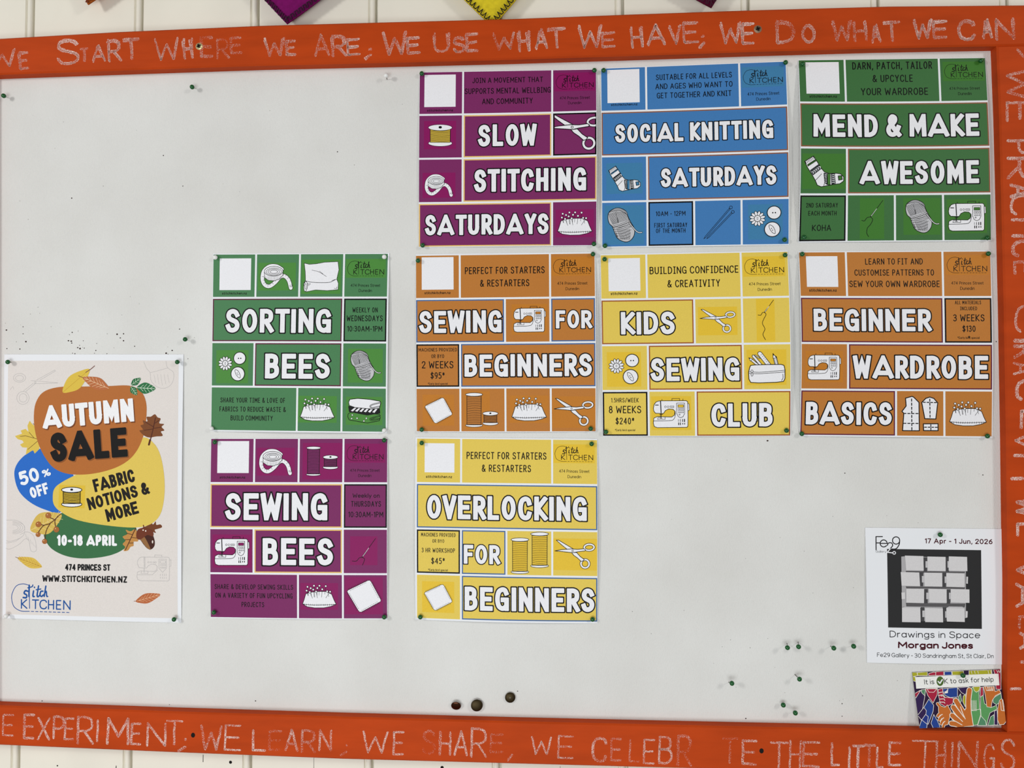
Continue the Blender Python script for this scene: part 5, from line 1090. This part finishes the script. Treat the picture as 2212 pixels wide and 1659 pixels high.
# ------------------------------------------------------------------ brass drawing pins
def tack(px, py, rpx, m, label, tiltx=0, tiltz=0, stand=.0012):
    c = at(px, py, stand); r = rpx * .000515; root = props(empty('thumbtack', c), label, 'thumbtack', 'flat headed drawing pins above the bottom rail')
    bm = bmesh.new(); prof = [(0, -.0011), (.25, -.00106), (.6, -.0008), (.88, -.0003), (1, .0001), (.97, .0003), (.5, .0002), (0, .0001)]; rings = []
    for a, y in prof: rings.append([bm.verts.new((0, y, 0))] if a == 0 else [bm.verts.new((a * r * math.cos(2 * PI * i / 32), y, a * r * math.sin(2 * PI * i / 32))) for i in range(32)])
    for a, b in zip(rings, rings[1:]):
        for i in range(32):
            j = (i + 1) % 32
            if len(a) == 1: bm.faces.new([a[0], b[j], b[i]])
            elif len(b) == 1: bm.faces.new([a[i], a[j], b[0]])
            else: bm.faces.new([a[i], a[j], b[j], b[i]])
    bmesh.ops.recalc_face_normals(bm, faces=bm.faces[:]); bm_obj('tack_head', bm, m, root)
    bm = bmesh.new(); bmesh.ops.create_cone(bm, segments=10, radius1=.0005, radius2=.0003, depth=.006, cap_ends=True, matrix=Matrix.Translation((0, .0029, 0)) @ Matrix.Rotation(PI / 2, 4, 'X')); bm_obj('tack_shaft', bm, STEEL, root)
    root.rotation_euler = (tiltx, 0, tiltz); return root
tack(985, 1525, 10.6, COPPER, 'left, tilted copper brown thumbtack with a bright highlight', .35, 0, .003); tack(1030, 1524, 12.6, BRASS, 'middle and largest of the three dark brass thumbtacks', 0, .12, .0035); t3 = tack(1102, 1507, 11, BRASS, 'right, higher dark brass thumbtack with a centre dimple', 0, .05, .0022)
bm = bmesh.new(); bmesh.ops.create_uvsphere(bm, u_segments=12, v_segments=8, radius=.0009); 
for v in bm.verts: v.co.y *= .4
o = bm_obj('tack_rivet', bm, STEEL, t3); o.location = (0, -.00105, 0)

# ------------------------------------------------------------------ felt pennants hanging above the board
def felt(name, rgb):
    m = mat(name, rgb, .85, spec=.1); vary(m, rgb, .12, 220, 3); bump(m, noise(m, 700, 3).outputs['Fac'], .4, .001); return m
def pennant(label, tip, left, right, rgb, thread, style, h=.014):
    t, l, r = [np.array([p.x, p.z]) for p in (at(*tip, h), at(*left, h), at(*right, h))]
    side = .155
    dl = (l - t) / np.linalg.norm(l - t); dr = (r - t) / np.linalg.norm(r - t); A, B = t + dl * side, t + dr * side
    root = props(empty('felt_pennant', (t[0], -h, t[1])), label, 'pennant', 'felt pennants hanging above the board'); m = felt('felt_' + style, rgb)
    N = 14; v = []; f = []; idx = {}
    for sgn in (-1, 1):
        for i in range(N + 1):
            for j in range(N + 1 - i):
                p = t + (A - t) * i / N + (B - t) * j / N - t; a, b, c = i / N, j / N, 1 - i / N - j / N
                e = min(1, 9 * a * b + 2.2 * c * (a * b * 4 if c > .999 else (a * b) * 4)) ** .5
                idx[(sgn, i, j)] = len(v); y = sgn * (.0012 + .0045 * e) + .002 * (1 - c)
                v.append((p[0], y + .0006 * math.sin(17 * a + 11 * b), p[1]))
    for sgn in (-1, 1):
        for i in range(N):
            for j in range(N - i):
                q = [idx[(sgn, i, j)], idx[(sgn, i + 1, j)], idx[(sgn, i, j + 1)]]; f.append(q if sgn > 0 else q[::-1])
                if i + j < N - 1:
                    q = [idx[(sgn, i + 1, j)], idx[(sgn, i + 1, j + 1)], idx[(sgn, i, j + 1)]]; f.append(q if sgn > 0 else q[::-1])
    rim = [(i, 0) for i in range(N)] + [(N - k, k) for k in range(N)] + [(0, N - k) for k in range(N)]
    for a, b in zip(rim, rim[1:] + rim[:1]): f.append([idx[(-1, *a)], idx[(-1, *b)], idx[(1, *b)], idx[(1, *a)]])
    mesh_obj('pennant_cloth', v, f, [m], None, root, True)
    # stitched edge
    vv, ff = [], []; rad = .0007 if style != 'yellow' else .0005
    for d in (dl, dr):
        n = np.array([d[1], -d[0]]); n = n if n @ (dl + dr) > 0 else -n; P = []
        for i in range(int(side / .0058)):
            q = d * (.002 + i * .0058)
            P += [q + n * .0004, q + d * .0016 + n * .0056, q + d * .0029 + n * .0006] if style == 'yellow' else [q, q + d * .0018 + n * .0042, q + d * .0046 + n * .0040, q + d * .0040 + n * .0006]
        P = [Vector((q[0], -.0026 - .0012 * min(1, (q @ n) / .004) + .002 * min(1, np.linalg.norm(q) / side), q[1])) for q in P]
        for a, c in zip(P, P[1:]):
            ax = (c - a).normalized(); u = ax.cross(Vector((0, 1, 0))).normalized(); w = ax.cross(u); b = len(vv)
            for e in (a - ax * rad * .6, c + ax * rad * .6): vv += [e + (u * math.cos(t) + w * math.sin(t)) * rad for t in np.linspace(0, 2 * PI, 7)[:-1]]
            ff += [[b + k, b + (k + 1) % 6, b + 6 + (k + 1) % 6, b + 6 + k] for k in range(6)] + [[b + k for k in range(5, -1, -1)], [b + 6 + k for k in range(6)]]
    mesh_obj('edge_stitching', vv, ff, [mat('thread_' + style, thread, .8)], None, root); return root
pennant('purple felt pennant with dark crocheted edge, tip just above the rail', (620, 52), (571, 0), (690, 0), (116, 14, 92), (52, 8, 42), 'purple', -.002)
pennant('yellow felt pennant with black zigzag blanket stitching', (1064, 58), (1003, 0), (1114, 0), (212, 192, 40), (18, 18, 16), 'yellow', -.003)
pennant('plum pennant tip near the right, between yellow pennant and top corner', (1537, 17), (1507, 0), (1549, -2), (92, 14, 48), (60, 10, 36), 'plum', -.003)
pennant('orange brown pennant tip at the upper left', (190, 10), (184, -4), (212, -6), (178, 92, 30), (120, 50, 20), 'orange', -.001)
